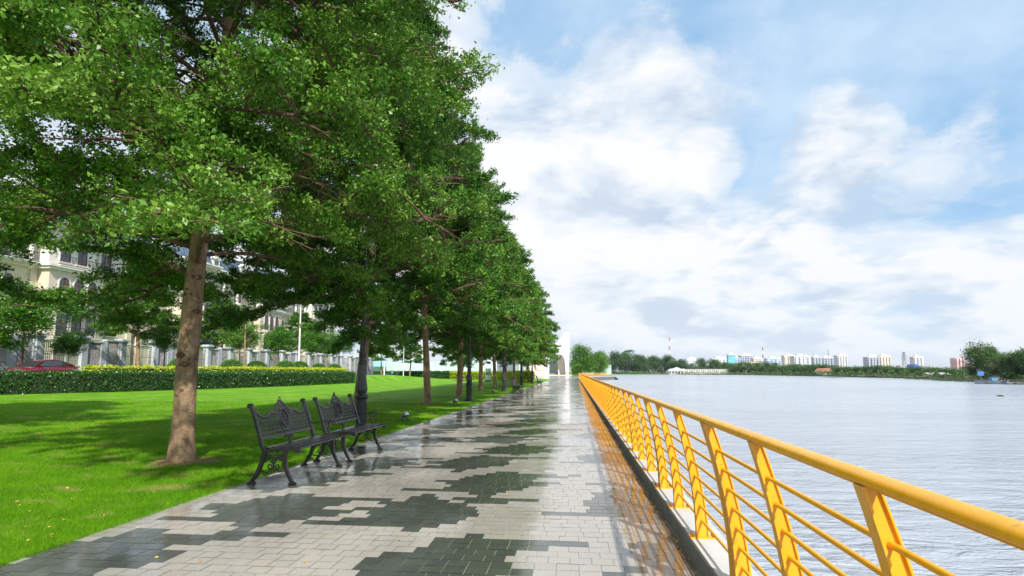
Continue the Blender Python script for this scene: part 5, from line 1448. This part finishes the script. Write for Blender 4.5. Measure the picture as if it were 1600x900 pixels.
bushes('reeds', [(36,629),(60,597),(74,584)], 4, 3.0, 1500, 0.7, 'bright green reeds at the waterline below the wooded bank', 'leaf_fresh')
bushes('wood_undergrowth', [(14,300),(30,560),(38,628)], 5, 5.0, 900, 0.7, 'dark undergrowth between the bend and the wooded bank')
# right headland
hd = [(1532,176,9.5),(1543,172,8.0),(1552,176,7.2),(1564,160,6.0),(1575,158,6.2),(1586,152,6.4),(1596,150,6.9),(1608,146,7.2),(1625,142,7.5),(1645,140,7.5)]
big = blob_tree('headland_tree', 71, 9.5, 3.6, 9000, 0.34, 'leaf_far', 0.3, clumps=60)
for i, (px, Y, h) in enumerate(hd):
    x = pos_at(px, Y)
    labs = ['tallest dark tree at the left end of the right headland','dark tree right of the tallest headland tree','rounded tree in the middle of the headland','low headland tree behind the dry branches','headland tree before the right frame edge, darker','dense headland tree near the right frame edge','headland tree under the green roof','tree at the right frame edge on the headland','tree past the right frame edge on the headland','outermost tree of the headland']
    s = h/9.5
    if i == 0: big.location = (x, Y, -0.4); tag(big, labs[0], 'tree', 'trees on the right headland'); big.scale = (1,1,1)
    else: place_copy(big, (x, Y, -0.4), i*1.3, (max(s,0.85),max(s,0.85),s), labs[i], 'tree', 'trees on the right headland')
sp = palm('palm_tree', 81, 11.2); sp.location = (pos_at(1545,178), 178, -0.4); sp.scale = (0.5,0.5,0.74); tag(sp, 'palm crown rising above the tallest headland tree', 'palm')
place_copy(sp, (pos_at(981,640), 640, -0.4), 1, (2.2,2.2,2.15), 'palm like crown sticking out of the wooded bank past the bend', 'palm')
sb = blob_tree('bare_tree', 83, 12.5, 2.6, 300, 0.45, 'leaf_far', 0.16, base=0.5, clumps=14); sb.location = (pos_at(1528,180),180,-0.4); tag(sb, 'sparse thin tree with few leaf tufts left of the headland palm', 'tree')
dr = blob_tree('dry_bush', 84, 4.3, 2.4, 2600, 0.26, 'leaf_olive', 0.12, clumps=30); dr.location = (pos_at(1553,158),158,-0.6); tag(dr, 'brownish dry bush at the waterline of the headland', 'bush')
bushes('headland_undergrowth', [(113,197),(103,165),(101,142),(112,110)], 2.5, 2.6, 1800, 0.35, 'dark undergrowth at the foot of the headland')

# white balustrade and boat house
def build_balustrade():
    a = (pos_at(1066,566), 566); b = (pos_at(1140,536), 536); l = math.hypot(b[0]-a[0], b[1]-a[1]); d = ((b[0]-a[0])/l, (b[1]-a[1])/l)
    root = thing('waterside_balustrade', (a[0],a[1],0), 0, 'long white balustrade on a low quay wall at the far bank', 'balustrade')
    mb = MB(); mb.bar((0,0,-0.1),(d[0]*l,d[1]*l,-0.1),1.0,2.6); mb.build('quay_wall', M['offwhite'], root)
    mb = MB()
    for i in range(27):
        t = l*i/26; mb.box(d[0]*t-0.45,d[0]*t+0.45,d[1]*t-0.45,d[1]*t+0.45,1.2,3.6); mb.box(d[0]*t-0.6,d[0]*t+0.6,d[1]*t-0.6,d[1]*t+0.6,3.6,3.9)
    mb.build('posts', M['white'], root)
    mb = MB(); mb.bar((0,0,2.2),(d[0]*l,d[1]*l,2.2),0.2,0.25); mb.build('rail', M['white'], root)
    root = thing('boat_house', (pos_at(1066,570)-6, 568, -0.8), 0, 'small white gabled boat house left of the balustrade', 'house')
    mb = MB(); mb.box(-8,9,-3,6,0,3.2); mb.build('wall', M['white'], root)
    mb = MB(); 
    for x in (-7,-4.2,-1.4,1.4,4.2,7): mb.box(x-0.8,x+0.8,-3.06,-2.99,0.5,2.5)
    mb.build('openings', M['room_glass'], root)
    mb = MB(); mb.prism([(-8.6,3.2),(9.6,3.2),(6,5.2),(3,5.0),(0,6.6),(-4,5.0),(-6,5.2)], lambda p: (p[0],-3.6,p[1]), lambda p: (p[0],6.4,p[1])); mb.build('roof', simple('grey_white_roof', (0.6,0.6,0.6), 0.6), root)
build_balustrade()

# ------------------------------------------------------------------ skyline
def facade_mat(name, wall, glass, bw, rh, ms=0.28):
    m, N, bs, out = new_mat(name); t = m.node_tree
    uv = N.n('ShaderNodeTexCoord').outputs['Object']; sp = N.n('ShaderNodeSeparateXYZ', ins={0: uv}).outputs
    v = N.n('ShaderNodeCombineXYZ', ins={0: N.math('ADD', sp[0], sp[1]), 1: sp[2]}).outputs[0]
    br = N.n('ShaderNodeTexBrick', ins={'Vector': v, 'Color1': (*glass,1), 'Color2': (*[g*1.5 for g in glass],1), 'Mortar': (*wall,1), 'Scale': 1.0, 'Mortar Size': ms})
    br.offset = 0.0; br.inputs['Brick Width'].default_value = bw; br.inputs['Row Height'].default_value = rh; br.inputs['Mortar Smooth'].default_value = 0
    t.links.new(br.outputs[0], bs.inputs['Base Color']); bs.inputs['Roughness'].default_value = 0.6
    return m
FM = {'white': facade_mat('white_block_facade', (0.66,0.67,0.68), (0.20,0.25,0.30), 3.2, 3.2, 0.75), 'grey': facade_mat('grey_block_facade', (0.46,0.50,0.55), (0.15,0.20,0.26), 2.8, 3.2, 0.6),
      'cream': facade_mat('cream_block_facade', (0.68,0.62,0.54), (0.25,0.25,0.27), 3.4, 3.2, 0.8), 'pink': facade_mat('pink_block_facade', (0.62,0.34,0.32), (0.40,0.40,0.43), 3.0, 3.2, 0.7),
      'teal': facade_mat('teal_net_facade', (0.10,0.33,0.37), (0.13,0.40,0.45), 6, 3.4, 0.2), 'blue': facade_mat('blue_facade', (0.30,0.42,0.62), (0.55,0.6,0.7), 5, 4, 1.2)}
M['roof_red'] = simple('orange_tile_roof', (0.42,0.19,0.12), 0.8)
M['blue_sheet'] = simple('blue_sheet', (0.06,0.16,0.50), 0.5)
def tower(px0, px1, pytop, Y, fm, label, wings=0, roofbits=True, kind='tower_block', pybase=578.0):
    x0, x1 = pos_at(px0, Y), pos_at(px1, Y); h = 1.4+(581-pytop)*Y/900; w = x1-x0
    root = thing(kind, ((x0+x1)/2, Y, -0.4), 0, label, 'building', 'buildings of the distant skyline'); mb = MB(); D = min(w*0.8, 24)
    mb.box(-w/2,w/2,0,D,0,h)
    n = wings
    for i in range(n):
        c = -w/2+w*(i+0.5)/n; q = w/n*0.28; mb.box(c-q,c+q,-1.6,-0.003,0,h*(0.97-0.02*(i % 2)))
    mb.build('walls', FM[fm], root)
    if roofbits:
        rb = MB(); rb.box(-w/2-0.3,w/2+0.3,-0.3,D+0.3,h,h+0.8); rb.box(-w*0.2,w*0.12,D*0.3,D*0.7,h+0.8,h+3.6)
        if w > 14: rb.box(w*0.22,w*0.36,D*0.3,D*0.6,h+0.8,h+2.6)
        rb.build('roof', M['offwhite'], root)
    return root
for a in ((1072,1090,562,900,'white','low pale flats just left of the balustrade trees',2),(1112,1137,561,1000,'white','wide white block left of the teal wrapped tower',3),
          (1137,1148,555.5,900,'teal','narrow teal wrapped tower on the skyline',0),(1148,1156,560,980,'blue','pale blue block touching the teal wrapped tower',2),(1156,1175,556.5,1000,'grey','grey ribbed block right of the teal wrapped tower',5),
          (1176,1190,561,900,'cream','low cream block left of the thin red mast',3),(1197,1222,561,1050,'blue','long pale blue roofed hall on the skyline',4),(1224,1240,557,900,'cream','cream block left of the wide white building',3),(1240,1266,558,800,'white','wide white building left of the twin grey towers',4),
          (1269,1283,559,900,'grey','left one of the twin grey blue towers',3),(1284,1301,560,920,'grey','right one of the twin grey blue towers under the short mast',4),(1307,1324,557,880,'white','single pale tower standing apart in the middle of the skyline',4),
          (1354,1373,559.5,850,'grey','tall grey tower with reddish crown left of the pylon',4),(1373,1392,558,860,'cream','tall cream tower next to the grey one left of the pylon',4),(1426,1441,559.5,900,'white','small pale tower right of the pylon',3),
          (1405,1424,571,700,'white','low white hall below the pylon',0),(1436,1458,572,700,'cream','low cream hall right of the blue shed',0),(1490,1506,560.5,640,'pink','pink and white apartment tower near the headland',3),(1506,1512,566,700,'grey','thin grey block between the two pinkish buildings',0),
          (1512,1527,568,520,'pink','salmon coloured building with small turrets beside the headland',2),(1470,1484,575.5,480,'cream','low cream house left of the pink tower',0),(1328,1350,576,600,'white','low white sheds between the single tower and the tall grey tower',0),
          (1256,1268,572,600,'cream','small cream house below the wide white building',0),(1160,1186,566,700,'cream','stepped cream houses in front of the grey ribbed block',3),(1040,1052,560,1000,'cream','faint roof showing over the wood under the red and white mast',0)):
    tower(*a[:4], a[4], a[5], a[6], roofbits=a[3] >= 800)
def low_house(px0, px1, pyt, Y, wall, roof, label, zr=0.45):
    x0, x1 = pos_at(px0, Y), pos_at(px1, Y); w = x1-x0; h = 1.8+(581-pyt)*Y/900
    root = thing('riverside_house', ((x0+x1)/2, Y, -0.4), 0, label, 'house'); mb = MB(); mb.box(-w/2,w/2,0,8,0,h*(1-zr)); mb.build('wall', wall, root)
    mb = MB(); mb.prism([(-w/2-0.6,h*(1-zr)),(w/2+0.6,h*(1-zr)),(w*0.25,h),(-w*0.25,h)], lambda p: (p[0],-0.8,p[1]), lambda p: (p[0],8.8,p[1])); mb.build('roof', roof, root)
    mb = MB(); mb.box(-w*0.3,-w*0.1,-0.05,-0.003,1,h*0.4); mb.box(w*0.1,w*0.3,-0.05,-0.003,1,h*0.4); mb.build('windows', M['room_glass'], root)
low_house(1282,1297,575.5,326,M['cream'],M['roof_red'],'house with orange roof among the trees under the twin towers')
low_house(1258,1268,574,372,M['cream'],M['roof_red'],'small orange roof left of the other orange roofed house')
low_house(1424,1434,570,420,M['white'],M['blue_sheet'],'bright blue shed roof below the small pale tower', 0.8)
low_house(1462,1478,582,222,M['cream'],simple('pale_sheet_roof',(0.6,0.58,0.55),0.5),'low pale shed at the waterline left of the headland')
low_house(1350,1400,587,258,M['offwhite'],simple('rusty_sheet_roof',(0.35,0.27,0.22),0.6),'long low pale quay shed at the far waterline')
low_house(1588,1630,564,165,M['grey_metal'],plain('green_roof',(0.10,0.30,0.27)),'building with flat green roof above the headland trees', 0.25)
def mast(px, pyt, Y, label, colors, lat=True, wb=1.6):
    h = 1.8+(581-pyt)*Y/900; root = thing('radio_mast', (pos_at(px,Y), Y, -0.4), 0, label, 'mast'); n = 8
    for i in range(n):
        mb = MB(); z0, z1 = h*i/n, h*(i+1)/n; w0, w1 = wb*(1-0.75*i/n)/2, wb*(1-0.75*(i+1)/n)/2
        for sx, sy in ((-1,-1),(1,-1),(1,1),(-1,1)): mb.bar((sx*w0,sy*w0,z0),(sx*w1,sy*w1,z1),0.22,0.22)
        for sg in (-1, 1): mb.bar((sg*w0,-w0,z0),(-sg*w1,-w1,z1),0.16,0.16); mb.bar((-w0,sg*w0,z0),(-w1,-sg*w1,z1),0.16,0.16)
        mb.build('section', colors[i % len(colors)], root)
    return root
mr = simple('mast_red', (0.30,0.09,0.07), 0.6); md = simple('mast_grey', (0.25,0.27,0.30), 0.6)
mast(1046, 528, 800, 'tall red and white mast above the wooded bank', [M['white'], mr, mr, M['white'], M['white'], mr, M['white'], mr], wb=2.6)
mast(1191, 538, 800, 'thin red and white mast right of the grey ribbed block', [mr, M['white']], wb=1.6)
mast(1293, 548, 950, 'short grey mast above the twin towers', [md], wb=1.6)
pl = mast(1411, 552, 500, 'grey power pylon between the tall cream tower and the small pale tower', [md], wb=3.4)
mb = MB(); hh = 1.8+(581-552)*500/900
for z, w in ((0.95,1.6),(0.82,2.3),(0.69,1.9)): mb.bar((-w,0,hh*z),(w,0,hh*z),0.3,0.3); mb.bar((-w,0,hh*z),(0,0,hh*z+1),0.15,0.15); mb.bar((w,0,hh*z),(0,0,hh*z+1),0.15,0.15)
mb.build('crossarm', md, pl)

# ------------------------------------------------------------------ boats
def hull(L, Wd, H, n=12):
    mb = MB(); vs = []
    for i in range(n+1):
        t = i/n; y = -L/2+L*t; w = Wd/2*(1-abs(2*t-1)**3.5)+0.05; s = 0.35*H*abs(2*t-1)**2.5
        vs += [(y,-w,H+s),(y,-w*0.7,0.1),(y,0,-0.25),(y,w*0.7,0.1),(y,w,H+s),(y,w*0.8,H*0.7+s),(y,-w*0.8,H*0.7+s)]
    k = 7; mb.add(vs, [(i*k+j, i*k+(j+1) % k, (i+1)*k+(j+1) % k, (i+1)*k+j) for i in range(n) for j in range(k)] + [tuple(range(k)), tuple(range(n*k,(n+1)*k))[::-1]]); return mb
hw = simple('weathered_hull', (0.12,0.15,0.19), 0.6, 0, 0.4, 1)
wb_ = thing('work_boat', (82.6, 125.0, -0.98), -0.15, 'low grey work boat with blue panels and a tall blue sign near the headland', 'boat'); wb_.scale = (0.85,0.85,0.85)
hull(6.8, 1.9, 0.75).build('hull', hw, wb_)
mb = MB(); mb.box(-0.2,1.1,-0.7,0.7,0.6,1.55); mb.build('wheelhouse', simple('faded_blue',(0.10,0.25,0.38),0.6), wb_, bevel=0.03)
mb = MB(); mb.box(-0.35,1.25,-0.85,0.85,1.55,1.65); mb.build('cabin_roof', hw, wb_)
mb = MB(); mb.tube([(-2.0,0,0.5),(-2.0,0,3.3)], 0.05, 8); mb.build('mast', M['grey_metal'], wb_)
mb = MB(); mb.box(-2.6,-1.35,-0.05,0.05,1.9,2.9); mb.box(-2.75,-1.9,-0.07,0.07,2.95,3.5,1); mb.build('sign_board', [M['blue_sheet'], M['lamp']], wb_)
for x, r in ((1.7,0.42),(2.4,0.38)):
    mb = MB(); mb.tube([(x+r*math.cos(a*math.pi/8),-0.75,0.85+r*math.sin(a*math.pi/8)) for a in range(17)], 0.11, 8, caps=False); mb.build('tyre_fender', M['tyre'], wb_)
mb = MB(); mb.box(1.35,1.7,-0.3,0.3,0.75,1.5); mb.build('red_barrel', simple('red_barrel',(0.35,0.06,0.04),0.6), wb_)
gb = thing('moored_boat', (pos_at(1274,345), 338, -0.98), 0.1, 'dark green covered barge moored below the orange roofed house', 'boat')
hull(13.5, 3.2, 1.3).build('hull', simple('dark_green_hull',(0.035,0.06,0.045),0.7), gb)
mb = MB(); mb.prism([(-1.3,1.2),(1.3,1.2),(1.1,2.2),(0,2.6),(-1.1,2.2)], lambda p: (-5,p[0],p[1]), lambda p: (5,p[0],p[1])); mb.build('canopy', simple('brown_canopy',(0.15,0.12,0.08),0.8), gb)
sbt = thing('small_boat', (pos_at(1094,520)-4, 500, -0.98), 0.2, 'tiny dark boat on the water before the balustrade, left one', 'boat', 'tiny boats before the balustrade')
hull(5, 1.4, 0.6).build('hull', hw, sbt); mb = MB(); mb.box(-0.9,0.6,-0.4,0.4,0.4,1.1); mb.build('cabin', M['cream'], sbt)
place_copy(sbt, (pos_at(1118,520), 490, -0.98), 0.1, (1,1,1), 'tiny dark boat on the water before the balustrade, right one', 'boat', 'tiny boats before the balustrade')
def hyacinth():
    g = np.random.default_rng(9); P = []
    for px, Y, w in ((1475,165,2.0),(1490,160,2.5),(1500,158,2),(1512,150,1.4),(1583,120,1.3),(1450,190,3),(1380,240,2),(1555,62,0.10),(1300,240,3),(1425,200,2)):
        m = 260 if w > 0.5 else 40; P.append(np.stack([pos_at(px,Y)+g.normal(0,w,m), Y+g.normal(0,w*0.4,m), -0.98+np.abs(g.normal(0,0.12*min(w,1),m))], 1))
    P = np.concatenate(P); v, f = leaf_arrays(P, 0.22, 0.9, g, 0.9)
    tag(np_object('water_hyacinth', v, f, M['leaf_far'], attrs={'tint': g.random(len(P))*0.4}), 'dark patches of floating water plants on the river', 'water plants', kind='stuff')
hyacinth()

# ------------------------------------------------------------------ humid air
def build_haze():
    m = bpy.data.materials.new('humid_air'); m.use_nodes = True; t = m.node_tree; t.nodes.clear()
    out = t.nodes.new('ShaderNodeOutputMaterial'); v = t.nodes.new('ShaderNodeVolumePrincipled')
    v.inputs['Color'].default_value = (0.86, 0.92, 1.0, 1); v.inputs['Density'].default_value = 0.00008; v.inputs['Anisotropy'].default_value = 0.2
    t.links.new(v.outputs[0], out.inputs['Volume'])
    mb = MB(); mb.box(-2600, 5100, -450, 6100, -3.2, 62); o = mb.build('haze', m); tag(o, 'thin humid haze over the river', 'haze', kind='stuff')
build_haze()
print('objects', len(bpy.data.objects))
